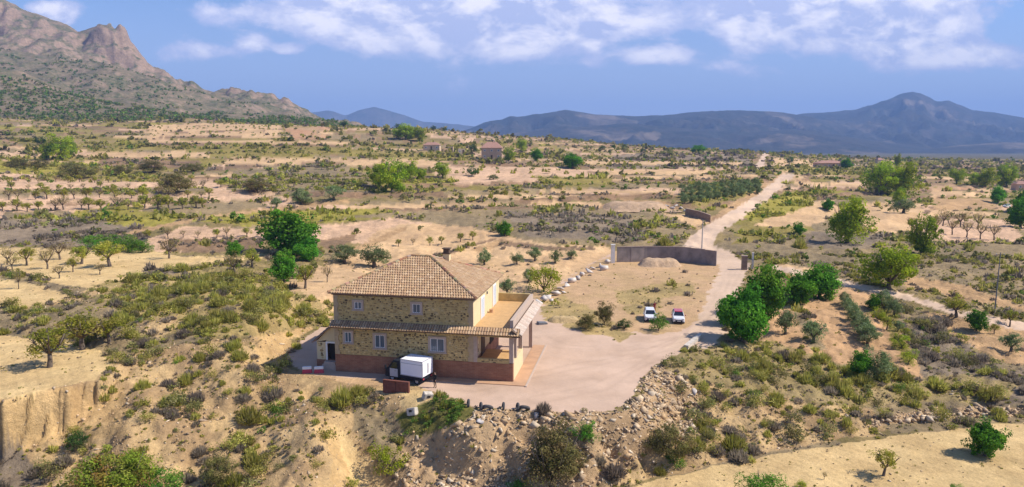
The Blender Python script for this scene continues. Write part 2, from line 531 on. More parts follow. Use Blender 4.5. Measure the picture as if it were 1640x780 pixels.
def heights(x, y):
    Ys = np.maximum(y, 2.0)
    u = x / Ys; lY = np.log(Ys)
    z = rbf(u, lY)
    # terraced farmland beyond the near fields
    amt = smooth01((Ys - 190) / 60) * (1 - smooth01((Ys - 900) / 400))
    wz_ = z + 1.3 * fbm(x / 110, y / 90, 3, 3) + .022 * Ys
    zt, fl, fr = terr(wz_, 2.1, x, y)
    z = z + (zt - wz_ + 1.0) * amt * .85
    rough = 0.70 * fbm(x / 8, y / 8, 4, 11) * (1 - smooth01((Ys - 150) / 300) * .5) + 0.26 * fbm(x / 1.9, y / 1.9, 3, 21) * (1 - smooth01((Ys - 120) / 200))
    rough = rough - .40 * (ridged(x / 5.5, y / 5.5, 3, 47) + .2) * (1 - smooth01((Ys - 90) / 40))
    k = np.ones_like(z)
    for poly, pz, w in PLATEAUS:
        wp = [ground_pt(a, b, pz) for a, b in poly]
        d = poly_dist(x, y, wp)
        near = d < 14
        ww = w * (1 + 0.5 * np.where(near, fbm(x / 4, y / 4, 3, 31), 0))
        if w < 1.5: d = np.maximum(d - 1.0 * np.clip(fbm(x / 1.0, y / 6, 3, 37) + .15, 0, 1) * near, 0) * (d > 0)
        t = 1 - smooth01(d / np.maximum(ww, .5))
        flat = pz + 0.10 * (pz != 0) * fbm(x / 5, y / 5, 2, 41) + 0.02 * fbm(x / 2, y / 2, 2, 43)
        z = z * (1 - t) + flat * t
        k *= 1 - t * .97
    # the washed-out chute on the near slope
    gl = [ground_pt(a, b, c) for a, b, c in ((541, 684, -1.9), (556, 705, -2.6), (580, 740, -3.9), (612, 790, -5.8))]
    dg_ = np.full(x.shape, 99.0)
    nb_ = (y < 80) & (y > 45) & (np.abs(x + 13) < 14)
    if nb_.any():
        xx, yy2 = x[nb_], y[nb_]; dd = np.full(xx.shape, 99.0)
        for (x1, y1), (x2, y2) in zip(gl[:-1], gl[1:]):
            t = np.clip(((xx - x1) * (x2 - x1) + (yy2 - y1) * (y2 - y1)) / ((x2 - x1) ** 2 + (y2 - y1) ** 2), 0, 1)
            dd = np.minimum(dd, np.hypot(xx - x1 - t * (x2 - x1), yy2 - y1 - t * (y2 - y1)))
        dg_[nb_] = dd
    z = z - .9 * np.exp(-(dg_ / 1.3) ** 2) + .45 * np.exp(-((dg_ - 2.6) / 1.1) ** 2)
    rough = rough * (1 - .8 * np.exp(-(dg_ / 1.5) ** 2))
    return z + rough * k, amt, fl, fr


FINE = np.arange(-520, 2161, 2.9)
us = np.unique(np.r_[-4, -3, -2.2, -1.7, -1.45, (FINE - 820) / FPX, 1.45, 1.7, 2.2, 3, 4])
pys = np.arange(812, 262, -1.45)
ys = CAMH * FPX / (pys - 238)
ys = np.unique(np.r_[3, 8, 15, 22, 29, 34, 38, 41, 44, ys[(ys > 46) & (ys < 700)], np.arange(ys[ys < 700].max() + 8, 1000, 8), np.geomspace(1010, 9500, 60)])
UU, YY = np.meshgrid(us, ys)
GX, GY = UU * YY, YY
GZ, TAMT, TFL, TFR = heights(GX.ravel(), GY.ravel())
GZ = GZ.reshape(GX.shape)
nr, nc = GX.shape


def hz(x, y):
    """ground height by lookup in the grid"""
    x = np.asarray(x, float); y = np.asarray(y, float)
    j = np.clip(np.searchsorted(ys, y) - 1, 0, nr - 2); i = np.clip(np.searchsorted(us, x / y) - 1, 0, nc - 2)
    a = np.clip((x / y - us[i]) / (us[i + 1] - us[i]), 0, 1); b = np.clip((y - ys[j]) / (ys[j + 1] - ys[j]), 0, 1)
    return (GZ[j, i] * (1 - a) + GZ[j, i + 1] * a) * (1 - b) + (GZ[j + 1, i] * (1 - a) + GZ[j + 1, i + 1] * a) * b


def at(px, py):
    """where the sight line through a photo pixel meets the ground"""
    su, sv = pix_uv(px, py)
    yy = np.linspace(0, 1, 4000); yy = 40 * (1200 / 40) ** yy
    h = hz(su * yy, yy); ray = CAMH + sv * yy
    hit = np.nonzero(h >= ray)[0]
    k = hit[0] if len(hit) else len(yy) - 1
    Y = yy[k]
    return Vector((su * Y, Y, float(hz(su * Y, Y))))

# ------------------------------------------------------------------ ground: land cover
CLS = {  # albedo, mottling colour, shrubs per m2, shrub mix (tuft, scrub, dry, green, yellow)
    'wild':   ((.27, .21, .105), (.18, .15, .07), .10, (.42, .28, .18, .1, .02)),
    'slope':  ((.47, .345, .19), (.32, .225, .13), .58, (.36, .27, .26, .03, .08)),
    'hump':   ((.38, .29, .145), (.28, .225, .10), 1.25, (.66, .17, .12, .0, .05)),
    'scrub':  ((.29, .225, .135), (.21, .17, .11), .62, (.38, .27, .28, .04, .03)),
    'purple': ((.235, .19, .145), (.19, .155, .12), .85, (.07, .13, .78, .02, 0)),
    'pale':   ((.58, .44, .235), (.50, .37, .195), .002, (.3, .1, .6, 0, 0)),
    'soil':   ((.55, .39, .235), (.46, .32, .195), .003, (.2, .2, .6, 0, 0)),
    'pinks':  ((.56, .39, .275), (.48, .335, .235), .002, (.3, .1, .6, 0, 0)),
    'yard':   ((.47, .345, .262), (.435, .315, .235), 0, (0, 0, 1, 0, 0)),
    'lot':    ((.47, .325, .205), (.42, .30, .175), .004, (.2, 0, .8, 0, 0)),
    'lotg':   ((.41, .31, .15), (.31, .245, .12), .05, (.4, 0, .6, 0, 0)),
    'road':   ((.50, .375, .28), (.47, .35, .255), 0, (0, 0, 1, 0, 0)),
    'orange': ((.43, .29, .165), (.37, .25, .145), .012, (.3, .1, .6, 0, 0)),
    'orch':   ((.46, .30, .175), (.40, .265, .155), .004, (.3, .1, .6, 0, 0)),
    'ygrass': ((.29, .26, .06), (.23, .205, .055), .55, (.30, .1, .05, .1, .45)),
    'ograss': ((.27, .225, .075), (.21, .175, .06), .34, (.5, .2, .2, .05, .05)),
    'rubble': ((.43, .31, .19), (.33, .235, .145), .10, (.2, .25, .5, .05, 0)),
    'red':    ((.42, .25, .155), (.38, .27, .17), .03, (.3, .3, .4, 0, 0)),
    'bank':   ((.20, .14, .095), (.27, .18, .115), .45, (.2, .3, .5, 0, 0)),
    'cliff':  ((.50, .36, .19), (.42, .29, .15), .01, (.3, .1, .6, 0, 0)),
    'vine':   ((.16, .15, .05), (.12, .12, .035), 4.0, (0, .1, 0, .72, .18)),
    'tuftr':  ((.34, .265, .14), (.25, .20, .10), .62, (.58, .18, .15, .03, .06)),
    'concrete': ((.55, .52, .48), (.5, .47, .42), 0, (0, 0, 1, 0, 0)),
}
CN = list(CLS)
CI = {k: i for i, k in enumerate(CN)}


def ribbon(pts):
    """outline of a track from (px, py, width) with the width measured along x"""
    return [(a - w / 2, b) for a, b, w in pts] + [(a + w / 2, b) for a, b, w in pts[::-1]]


def hribbon(pts):
    """outline of a track that runs across the picture: (px, py, thickness in y)"""
    return [(a, b - w / 2) for a, b, w in pts] + [(a, b + w / 2) for a, b, w in pts[::-1]]


POLYS = [
    # far terraces
    ('soil', [(235, 199), (455, 200), (450, 214), (420, 226), (240, 222)], 2), ('red', [(458, 202), (527, 203), (527, 210), (500, 212), (527, 214), (527, 221), (452, 224), (480, 212), (452, 210)], 3),
    ('ograss', [(130, 228), (330, 220), (520, 226), (560, 236), (520, 250), (300, 240), (130, 243)], 2), ('soil', [(140, 243), (300, 242), (330, 250), (160, 254)], 2),
    ('soil', [(360, 255), (540, 252), (700, 258), (700, 266), (540, 262), (360, 266)], 2), ('ograss', [(330, 240), (540, 237), (760, 248), (760, 256), (540, 250), (330, 252)], 2),
    ('pinks', [(680, 266), (900, 268), (960, 278), (900, 292), (800, 290), (740, 296), (700, 280)], 2), ('soil', [(960, 272), (1140, 272), (1150, 279), (960, 281)], 2),
    ('purple', [(980, 248), (1200, 246), (1210, 268), (980, 270)], 3), ('ograss', [(860, 284), (980, 284), (980, 300), (870, 300)], 3),
    ('scrub', [(370, 268), (560, 262), (600, 300), (440, 312), (380, 296)], 4), ('bank', [(160, 251), (320, 259), (322, 271), (158, 266)], 2),
    ('orange', [(990, 316), (1060, 322), (1085, 336), (1010, 338)], 3), ('soil', [(860, 322), (960, 324), (960, 332), (850, 332)], 2),
    # left orchards
    ('ygrass', [(-40, 256), (160, 262), (160, 284), (-40, 275)], 3), ('pinks', [(-60, 290), (150, 284), (340, 288), (360, 304), (480, 318), (440, 336), (330, 332), (160, 338), (-60, 352)], 3),
    ('ograss', [(60, 276), (160, 272), (300, 284), (280, 292), (60, 288)], 3), ('scrub', [(-60, 306), (330, 302), (330, 311), (-60, 316)], 2),
    ('scrub', [(240, 328), (420, 318), (430, 332), (300, 346), (230, 340)], 3), ('ygrass', [(115, 338), (200, 330), (300, 346), (260, 360), (130, 368)], 4),
    ('purple', [(-60, 352), (90, 340), (230, 366), (235, 392), (-60, 398)], 5), ('scrub', [(10, 340), (110, 338), (110, 352), (10, 354)], 3),
    ('orange', hribbon([(190, 378, 5), (260, 362, 6), (320, 350, 6), (380, 342, 6), (480, 332, 6), (560, 322, 6)]), 2),
    ('ygrass', [(300, 352), (420, 340), (620, 334), (640, 350), (500, 358), (400, 362)], 4),
    ('scrub', [(540, 352), (620, 338), (800, 328), (1000, 334), (1090, 345), (1115, 372), (1085, 392), (980, 396), (900, 388), (790, 374), (640, 350)], 5),
    ('purple', [(800, 340), (1000, 345), (1040, 385), (960, 392), (850, 374)], 6),
    ('pinks', [(232, 384), (300, 362), (420, 366), (560, 358), (630, 350), (700, 358), (620, 392), (420, 382), (420, 404), (232, 404)], 3), ('bank', [(270, 384), (420, 382), (425, 404), (270, 404)], 4),
    # long terrace steps: pale strips and their banks
    ('soil', hribbon([(556, 262, 4), (700, 264, 4)]), .6), ('soil', hribbon([(360, 262, 5), (545, 256, 5)]), .6), ('bank', hribbon([(360, 267, 3), (545, 261, 3)]), .6), ('soil', hribbon([(160, 246, 5), (335, 251, 5)]), .6),
    ('soil', hribbon([(235, 226, 5), (560, 229, 4)]), .6), ('bank', hribbon([(235, 231, 2.5), (560, 233, 2.5)]), .6), ('bank', hribbon([(270, 212, 2), (455, 208, 2)]), .5), ('bank', hribbon([(240, 221, 2), (420, 218, 2)]), .5), ('soil', hribbon([(-40, 235, 4), (140, 240, 4)]), .6),
    ('bank', hribbon([(-60, 289, 3), (340, 286, 3)]), .6), ('bank', hribbon([(-60, 329, 4), (330, 324, 4)]), .6), ('soil', hribbon([(600, 331, 3), (860, 327, 4)]), .6), ('bank', hribbon([(640, 335, 3), (860, 332, 3)]), .6),
    ('soil', hribbon([(980, 285, 5), (1215, 282, 5)]), .6), ('bank', hribbon([(980, 290, 4), (1235, 287, 4)]), .6), ('soil', hribbon([(860, 306, 4), (1080, 308, 4)]), .6), ('bank', hribbon([(860, 311, 3), (1080, 313, 3)]), .6), ('soil', hribbon([(900, 260, 4), (1190, 262, 4)]), .6),
    ('soil', hribbon([(1272, 293, 5), (1390, 297, 5)]), .6), ('bank', hribbon([(1280, 300, 4), (1400, 305, 5)]), .6), ('soil', hribbon([(1440, 284, 4), (1640, 286, 4)]), .6), ('bank', hribbon([(1440, 288, 3), (1640, 290, 3)]), .6), ('soil', hribbon([(1240, 274, 4), (1400, 276, 4)]), .6),
    # fields behind the house
    ('soil', [(430, 458), (500, 440), (520, 420), (560, 408), (600, 392), (580, 380), (640, 356), (740, 362), (860, 388), (980, 398), (985, 404), (930, 430), (870, 478), (800, 470), (540, 490), (525, 512)], 4),
    ('orange', [(560, 400), (640, 362), (655, 364), (580, 402)], 3), ('bank', [(512, 386), (560, 372), (570, 384), (530, 404)], 3), ('bank', hribbon([(700, 412, 6), (745, 396, 5), (792, 382, 4)]), 2), ('orange', [(752, 400), (800, 382), (815, 385), (780, 402)], 3),
    ('bank', hribbon([(800, 389, 8), (870, 397, 7), (950, 398, 5)]), 2),
    # near left
    ('pale', [(-150, 395), (250, 402), (290, 412), (400, 408), (440, 402), (440, 412), (300, 424), (225, 446), (150, 460), (130, 470), (-150, 430)], 3), ('scrub', [(-150, 428), (20, 432), (80, 452), (140, 462), (120, 474), (60, 458), (0, 446), (-150, 444)], 3),
    ('slope', [(-150, 490), (110, 474), (180, 455), (230, 440), (180, 480), (60, 500), (-150, 530)], 5),
    ('pale', [(-150, 434), (0, 446), (60, 456), (114, 474), (60, 490), (-150, 500)], 3),
    ('purple', [(200, 456), (240, 430), (300, 432), (270, 455), (215, 470)], 4),
    ('scrub', [(-150, 500), (60, 494), (160, 474), (270, 520), (240, 566), (185, 572), (110, 545), (0, 535), (-150, 530)], 6),
    ('slope', [(180, 575), (240, 555), (330, 545), (430, 545), (470, 590), (560, 605), (640, 612), (720, 640), (760, 655), (700, 690), (640, 800), (-150, 800), (-150, 660), (0, 640), (110, 617), (186, 586)], 5),
    ('hump', [(150, 458), (235, 446), (330, 430), (430, 448), (520, 488), (528, 505), (440, 532), (400, 534), (330, 545), (270, 522), (180, 486)], 7), ('slope', [(215, 520), (280, 506), (290, 520), (250, 540)], 4),
    ('cliff', [(400, 540), (450, 532), (500, 520), (470, 548), (450, 585), (420, 585)], 4),
    ('pale', [(-150, 530), (0, 537), (100, 546), (170, 566), (186, 585), (150, 607), (110, 617), (0, 640), (-150, 655)], 3),
    ('cliff', [(-150, 655), (0, 642), (110, 619), (200, 622), (210, 700), (120, 700), (-150, 760)], 5), ('purple', [(-150, 720), (30, 712), (70, 770), (40, 812), (-150, 812)], 6),
    ('pale', [(532, 680), (552, 690), (600, 752), (632, 790), (560, 812), (548, 730)], 3), ('cliff', [(520, 690), (536, 682), (556, 740), (566, 812), (520, 812), (530, 740)], 3),
    ('pale', [(640, 630), (680, 622), (700, 640), (650, 660)], 3), ('scrub', [(560, 640), (640, 660), (700, 700), (640, 760), (570, 700)], 5),
    # yard, lot, roads
    ('rubble', [(640, 700), (700, 672), (765, 655), (860, 658), (990, 657), (1010, 640), (1028, 610), (1056, 582), (1110, 590), (1130, 640), (1110, 700), (960, 775), (940, 812), (600, 812), (650, 740)], 5),
    ('vine', [(632, 668), (680, 642), (735, 645), (762, 655), (735, 680), (680, 699), (645, 694)], 4),
    ('tuftr', [(1050, 572), (1100, 552), (1150, 545), (1190, 552), (1235, 545), (1340, 585), (1480, 604), (1520, 640), (1400, 650), (1200, 632), (1130, 640), (1080, 600)], 6),
    ('slope', [(1120, 610), (1200, 625), (1300, 645), (1400, 655), (1420, 690), (1250, 722), (1080, 760), (960, 782), (1000, 740), (1110, 690)], 6),
    ('scrub', [(1400, 655), (1520, 610), (1700, 560), (1700, 660), (1430, 694)], 6), ('purple', [(1440, 530), (1490, 510), (1600, 590), (1700, 600), (1700, 660), (1560, 640), (1480, 600)], 7),
    ('tuftr', [(1440, 600), (1560, 600), (1640, 620), (1560, 650), (1440, 640)], 7), ('rubble', [(1380, 668), (1500, 655), (1600, 650), (1640, 654), (1640, 664), (1500, 672), (1390, 684)], 3),
    ('pale', [(955, 792), (1100, 757), (1250, 727), (1400, 702), (1640, 675), (1900, 650), (2000, 900), (900, 900)], 4),
    ('scrub', [(1140, 395), (1240, 352), (1300, 340), (1420, 370), (1700, 395), (1700, 520), (1560, 490), (1440, 462), (1340, 442), (1240, 430)], 6), ('orange', [(1450, 440), (1560, 460), (1660, 500), (1560, 484), (1450, 456)], 4),
    ('ograss', [(1190, 352), (1290, 342), (1300, 365), (1180, 390)], 6), ('purple', [(1290, 372), (1420, 378), (1400, 398), (1280, 400)], 5),
    ('orch', [(1215, 545), (1225, 500), (1285, 480), (1320, 450), (1345, 452), (1410, 470), (1440, 520), (1480, 606), (1420, 600), (1340, 580), (1240, 548)], 1.5), ('soil', [(1240, 420), (1310, 432), (1330, 452), (1270, 440)], 3),
    ('scrub', [(1255, 470), (1275, 466), (1322, 560), (1300, 562)], 3), ('orch', [(1218, 540), (1225, 500), (1250, 492), (1280, 540), (1260, 552)], 3),
    ('orch', [(1310, 470), (1345, 462), (1385, 580), (1340, 578)], 1.2), ('orch', [(1362, 470), (1398, 474), (1446, 596), (1408, 598)], 1.2),
    ('ograss', [(1400, 478), (1425, 482), (1462, 588), (1446, 584)], 3),
    ('orange', [(1480, 500), (1560, 508), (1700, 545), (1700, 600), (1600, 578), (1530, 540)], 3),
    ('road', hribbon([(1240, 428, 8), (1330, 448, 10), (1400, 464, 10), (1470, 480, 11), (1530, 500, 12), (1640, 524, 13), (1760, 550, 14)]), 2),
    ('soil', [(1385, 325), (1470, 322), (1490, 350), (1480, 372), (1390, 372), (1365, 350)], 3), ('pinks', [(1462, 358), (1530, 350), (1610, 352), (1650, 388), (1480, 389)], 2), ('soil', [(1488, 306), (1590, 308), (1600, 316), (1496, 316)], 2), ('soil', [(1490, 337), (1600, 340), (1600, 346), (1490, 345)], 2),
    ('orange', [(1494, 318), (1590, 318), (1600, 336), (1494, 336)], 3), ('red', [(1480, 298), (1560, 298), (1560, 304), (1480, 304)], 2),
    ('soil', [(1240, 252), (1320, 258), (1330, 268), (1236, 264)], 2), ('ograss', [(1236, 266), (1400, 268), (1400, 282), (1280, 280)], 3),
    ('soil', [(1240, 345), (1280, 325), (1330, 320), (1350, 335), (1300, 362), (1210, 362)], 3), ('ygrass', [(1190, 347), (1225, 325), (1262, 306), (1312, 316), (1292, 332), (1240, 348), (1200, 354)], 3),
    ('orange', [(1140, 350), (1180, 318), (1230, 290), (1256, 278), (1270, 284), (1200, 340)], 3), ('soil', [(1050, 340), (1100, 345), (1140, 352), (1120, 368), (1080, 350)], 3), ('ograss', [(1080, 312), (1140, 296), (1222, 290), (1190, 316), (1120, 330)], 2),
    ('yard', YARD, 2), ('soil', [(500, 597), (545, 603), (640, 612), (625, 620), (545, 612)], 2),
    ('lot', [(985, 403), (1145, 410), (1168, 430), (1150, 470), (1120, 510), (1080, 535), (960, 530), (880, 505), (866, 482), (900, 452), (940, 426)], 5),
    ('lotg', [(985, 470), (1060, 452), (1120, 455), (1110, 470), (1060, 482), (1060, 505), (1000, 500)], 6), ('lotg', [(870, 486), (900, 470), (960, 500), (1010, 535), (1000, 545), (920, 528), (872, 510)], 5),
    ('road', ribbon([(1100, 560, 70), (1135, 530, 62), (1150, 500, 52), (1162, 460, 46), (1174, 435, 44), (1172, 420, 50)]), 3),
    ('road', ribbon([(1166, 424, 60), (1135, 404, 70), (1118, 392, 46), (1128, 376, 42), (1150, 362, 40), (1185, 340, 34), (1215, 320, 30), (1240, 300, 26), (1256, 286, 24), (1264, 278, 20)]), 1.2),
    ('road', ribbon([(1214, 274, 14), (1219, 262, 12), (1224, 250, 10), (1229, 240, 9)]), .5),
]
px_, py_ = project(GX.ravel(), GY.ravel(), GZ.ravel())
fx, fy, fz = GX.ravel(), GY.ravel(), GZ.ravel()
cls = np.full(fx.shape, CI['wild'])
# the terraced country: field by field
cell = (TFL * 131 + np.floor(fx / 85 + 1.2 * perlin(fx / 200, fy / 200, 5) + TFL * .37) * 57).astype(np.int64)
hsh = _perm[np.abs(cell) & 511] / 512
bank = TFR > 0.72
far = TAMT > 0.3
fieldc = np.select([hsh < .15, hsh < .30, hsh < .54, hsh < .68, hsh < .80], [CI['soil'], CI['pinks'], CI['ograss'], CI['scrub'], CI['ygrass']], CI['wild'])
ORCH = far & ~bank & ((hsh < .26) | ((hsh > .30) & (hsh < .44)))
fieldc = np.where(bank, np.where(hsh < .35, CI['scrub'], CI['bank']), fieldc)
cls = np.where(far, fieldc, cls)
cls = np.where((~far) & (fbm(fx / 14, fy / 14, 3, 51) > .15), CI['scrub'], cls)
nx1 = fbm(fx / 3, fy / 3, 3, 61); nx2 = fbm(fx / 3, fy / 3, 3, 67)
gy_far = np.clip(fy / 150, 1, 5)
nf1 = fbm(fx / 14, fy / 14, 3, 71); nf2 = fbm(fx / 14, fy / 14, 3, 73)
near_w = smooth01((fy - 120) / 60)
nx1 = nx1 * (1 - near_w) + nf1 * near_w; nx2 = nx2 * (1 - near_w) + nf2 * near_w
sel = (fy < 1300) & (fy > 30) & (px_ > -600) & (px_ < 2300)
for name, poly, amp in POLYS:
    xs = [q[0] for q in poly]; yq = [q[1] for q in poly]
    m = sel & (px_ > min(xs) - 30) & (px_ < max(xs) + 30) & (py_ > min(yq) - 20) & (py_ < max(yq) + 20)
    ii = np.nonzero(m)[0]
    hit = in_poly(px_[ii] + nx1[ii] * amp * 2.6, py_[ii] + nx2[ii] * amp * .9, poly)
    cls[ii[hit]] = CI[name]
# the left of the far hills: rows of trees and banks stay
A1 = np.array([CLS[c][0] for c in CN]); A2 = np.array([CLS[c][1] for c in CN])
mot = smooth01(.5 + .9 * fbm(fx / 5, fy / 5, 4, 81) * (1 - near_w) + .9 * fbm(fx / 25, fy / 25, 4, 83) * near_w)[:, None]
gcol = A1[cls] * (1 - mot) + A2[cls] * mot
gcol[fy > 1400] = np.array((.11, .10, .062)) * (1 + .35 * fbm(fx / 160, fy / 260, 3, 85))[fy > 1400][:, None]
loose_ = np.where(np.isin(cls, [CI['yard'], CI['road']]), .22, np.where(np.isin(cls, [CI['pale'], CI['lot'], CI['soil'], CI['orch']]), .75, 1.0))
# wheel tracks and furrows: real wear of the ground
yd = np.isin(cls, [CI['yard'], CI['road']])
gcol *= np.where(yd, 1 + .10 * fbm(fx / 5, fy / 5, 4, 511), 1)[:, None]
for tr in ([(1180, 430), (1165, 470), (1130, 530), (1040, 565), (900, 592), (760, 622), (700, 618)], [(1172, 430), (1150, 480), (1100, 545), (960, 620), (860, 640)], [(1128, 535), (1000, 560), (900, 555), (868, 540)]):
    tp = [ground_pt(a, b, 0) for a, b in tr]
    m = np.nonzero(yd & (fy < 150))[0]
    dd = np.full(len(m), 99.0)
    for (x1, y1), (x2, y2) in zip(tp[:-1], tp[1:]):
        t = np.clip(((fx[m] - x1) * (x2 - x1) + (fy[m] - y1) * (y2 - y1)) / ((x2 - x1) ** 2 + (y2 - y1) ** 2), 0, 1)
        dd = np.minimum(dd, np.hypot(fx[m] - x1 - t * (x2 - x1), fy[m] - y1 - t * (y2 - y1)))
    dd = dd + .5 * fbm(fx[m] / 9, fy[m] / 9, 2, 515)
    gcol[m] *= (1 - .11 * np.exp(-((np.abs(dd) - .85) / .28) ** 2) * (.6 + .4 * perlin(fx[m] / 3, fy[m] / 3, 3)))[:, None]
fur = (np.sin(fx * .9 * 6.28 / 1.1 + fy * 3.9 + 1.2 * perlin(fx / 6, fy / 6, 9)) > .2) & np.isin(cls, [CI['pale'], CI['orch']]) & (fy < 75)
gcol[fur] *= .93
gcol *= np.array((1.05, .975, .86))          # iron-rich, warm soils of the district
gcol[np.isin(cls, [CI['yard'], CI['road']])] *= np.array((1.08, 1.12, 1.22))
k = np.arange(nr - 1)[:, None] * nc + np.arange(nc - 1)[None, :]
F = np.stack([k, k + 1, k + nc + 1, k + nc], -1).reshape(-1, 4)
# ground behind the viewpoint: one coarse strip that closes the sheet
back_v = np.stack([us * 900.0, np.full(nc, -2500.0), np.full(nc, -6.0)], -1)
nb = len(fx)
kb = np.arange(nc - 1)
FB = np.stack([nb + kb, nb + kb + 1, kb + 1, kb], -1)
ground = link(bpy.data.objects.new('ground', mesh_np('ground', np.r_[np.c_[fx, fy, fz], back_v], np.r_[F, FB], M['ground'], True, np.r_[np.c_[gcol, loose_], np.tile((.3, .23, .15, 1), (nc, 1))])))
tag(ground, 'dry terraced farmland of pale soil, scrub banks and gravel tracks', kind='structure')

# ------------------------------------------------------------------ mountains
def crest(tbl, px):
    t = np.array(tbl, float)
    return np.interp(px, t[:, 0], t[:, 1])


def mountain(name, mat, px0, px1, step, Ys_, hfun, label):
    pxs = np.arange(px0, px1 + step, step)
    Pm, Ym = np.meshgrid(pxs, Ys_)
    um = (Pm - 820) / FPX
    X = um * Ym
    Z = hfun(Pm, um, X, Ym)
    r, c = Pm.shape
    kk = np.arange(r - 1)[:, None] * c + np.arange(c - 1)[None, :]
    Fm = np.stack([kk, kk + 1, kk + c + 1, kk + c], -1).reshape(-1, 4)
    o = link(bpy.data.objects.new(name, mesh_np(name, np.c_[X.ravel(), Ym.ravel(), Z.ravel()], Fm, mat, True)))
    tag(o, label, kind='structure')
    return o


HOR = 238.0
MAIN = [(-500, -120), (-200, -60), (-60, -22), (0, -4), (22, 6), (40, 14), (62, 26), (80, 32), (105, 42), (128, 50), (150, 59), (168, 55), (182, 49), (200, 50), (214, 62), (232, 82), (250, 104), (262, 114), (300, 134), (340, 147), (372, 153), (430, 157), (462, 166), (500, 184), (540, 196), (600, 206), (700, 225)]
FOOT = [(-500, 60), (-200, 85), (0, 110), (40, 119), (80, 133), (130, 151), (200, 168), (260, 178), (330, 186), (420, 190), (520, 194), (600, 207), (700, 225)]
MID = [(-500, 20), (-200, 60), (0, 83), (60, 95), (130, 103), (200, 112), (250, 122), (300, 142), (360, 160), (420, 172), (480, 186), (540, 198), (700, 226)]


def left_mountain(Pm, um, X, Y):
    base = rbf(um, np.log(Y)) - 4

    def ridge(tbl, Yr, w_front, w_back, prof):
        zr = CAMH + (HOR - crest(tbl, Pm + 5 * perlin(Y / 60, Pm / 30, 3))) / FPX * Yr
        t = np.where(Y < Yr, (Y - (Yr - w_front)) / w_front, 1 - (Y - Yr) / w_back)
        s = np.interp(np.clip(t, 0, 1), *prof)
        return base + (zr - base) * s
    foot = ridge(FOOT, 1080, 290, 500, ([0, .3, .7, 1], [0, .28, .72, 1]))
    mid = ridge(MID, 1480, 500, 500, ([0, .4, .75, 1], [0, .4, .78, 1]))
    cliff_pos = np.clip(np.exp(-((Pm - 205) / 52) ** 2) + .95 * np.exp(-((Pm + 10) / 75) ** 2), 0, 1) * smooth01((300 - Pm) / 50)
    z1 = ridge(MAIN, 1900, 620, 900, ([0, .5, .74, .86, 1], [0, .42, .60, .90, 1]))
    z2 = ridge(MAIN, 1900, 800, 900, ([0, .5, 1], [0, .5, 1]))
    main = z1 * cliff_pos + z2 * (1 - cliff_pos)
    rel = np.clip((main - base) / 120, 0, 1)
    nz = fbm(X / 130, Y / 130, 6, 91, .6) * 16 + ridged(X / 75, Y / 150, 5, 95) * 20
    flute = (ridged(X / 46 + .8 * perlin(X / 90, Y / 60, 2), Y / 110, 5, 97) * 19 + 9 * np.sin((main + 12 * perlin(X / 80, Y / 80, 6)) / 9)) * cliff_pos * smooth01((Y - 1580) / 200)
    main = main + (nz + flute) * rel * np.where(np.abs(Y - 1900) < 70, .22, 1)
    mid = mid + (fbm(X / 110, Y / 110, 5, 103) * 9 + ridged(X / 90, Y / 200, 3, 105) * 9) * np.clip((mid - base) / 60, 0, 1)
    foot = foot + (fbm(X / 60, Y / 60, 5, 107) * 4 + ridged(X / 70, Y / 150, 3, 109) * 4) * np.clip((foot - base) / 30, 0, 1)
    return np.maximum(np.maximum(main, mid), foot)


M['mountain'] = mountain_mat('rocky_mountain', (.29, .20, .14), (.18, .135, .085), (.08, .088, .038))
mountain('rocky_mountain', M['mountain'], -620, 720, 3.0, np.r_[np.arange(770, 1120, 6), np.arange(1120, 1560, 9), np.arange(1560, 1960, 5), np.arange(1960, 2900, 60)], left_mountain,
         'bare pinkish rocky mountain with cliffs and scrubby foothills')

FARL = [(300, 205), (420, 196), (480, 186), (505, 178), (530, 175), (556, 183), (580, 175), (603, 170), (625, 176), (650, 183), (680, 193), (715, 195), (740, 199), (800, 206), (900, 225)]
RIDGE = [(700, 222), (765, 201), (790, 192), (820, 187), (850, 184), (880, 180), (905, 177), (925, 180), (950, 184), (1010, 187), (1060, 185), (1100, 181), (1150, 178), (1200, 178), (1240, 181), (1280, 186), (1350, 200), (1420, 215), (1500, 230), (1600, 240)]
PEAK = [(1000, 215), (1200, 196), (1280, 183), (1310, 181), (1350, 178), (1385, 170), (1410, 161), (1430, 153), (1448, 149), (1462, 151), (1476, 158), (1486, 164), (1505, 163), (1525, 170), (1545, 178), (1580, 181), (1610, 187), (1640, 192), (1720, 203), (1800, 200), (1950, 190), (2300, 205)]
SPUR = [(1300, 250), (1400, 246), (1470, 240), (1530, 232), (1600, 228), (1680, 226), (1800, 222), (2100, 215)]
LOWR = [(760, 225), (820, 214), (900, 203), (1000, 198), (1100, 205), (1200, 212), (1260, 206), (1330, 215), (1400, 226), (1500, 238)]


def range_fun(specs, seed):
    def f(Pm, um, X, Y):
        out = np.full(Y.shape, -30.0)
        for i, (tbl, Yr, wf, wb) in enumerate(specs):
            zr = CAMH + (HOR - crest(tbl, Pm)) / FPX * Yr
            t = np.where(Y < Yr, (Y - (Yr - wf)) / wf, 1 - (Y - Yr) / wb)
            s = np.clip(t, 0, 1)
            z = -20 + (zr + 20) * s
            amp = np.clip((z + 20) / 200, 0, 1)
            n = fbm(X / 500, Y / 500, 5, seed + i) * 18 + (ridged(X / 380 + perlin(X / 700, Y / 500, 8), Y / 1100, 5, seed + 7 + i) - .70) * 170
            z = z + n * amp * (.10 + .90 * smooth01((np.abs(Y - Yr) - 60) / 480))
            out = np.maximum(out, z)
        return out
    return f


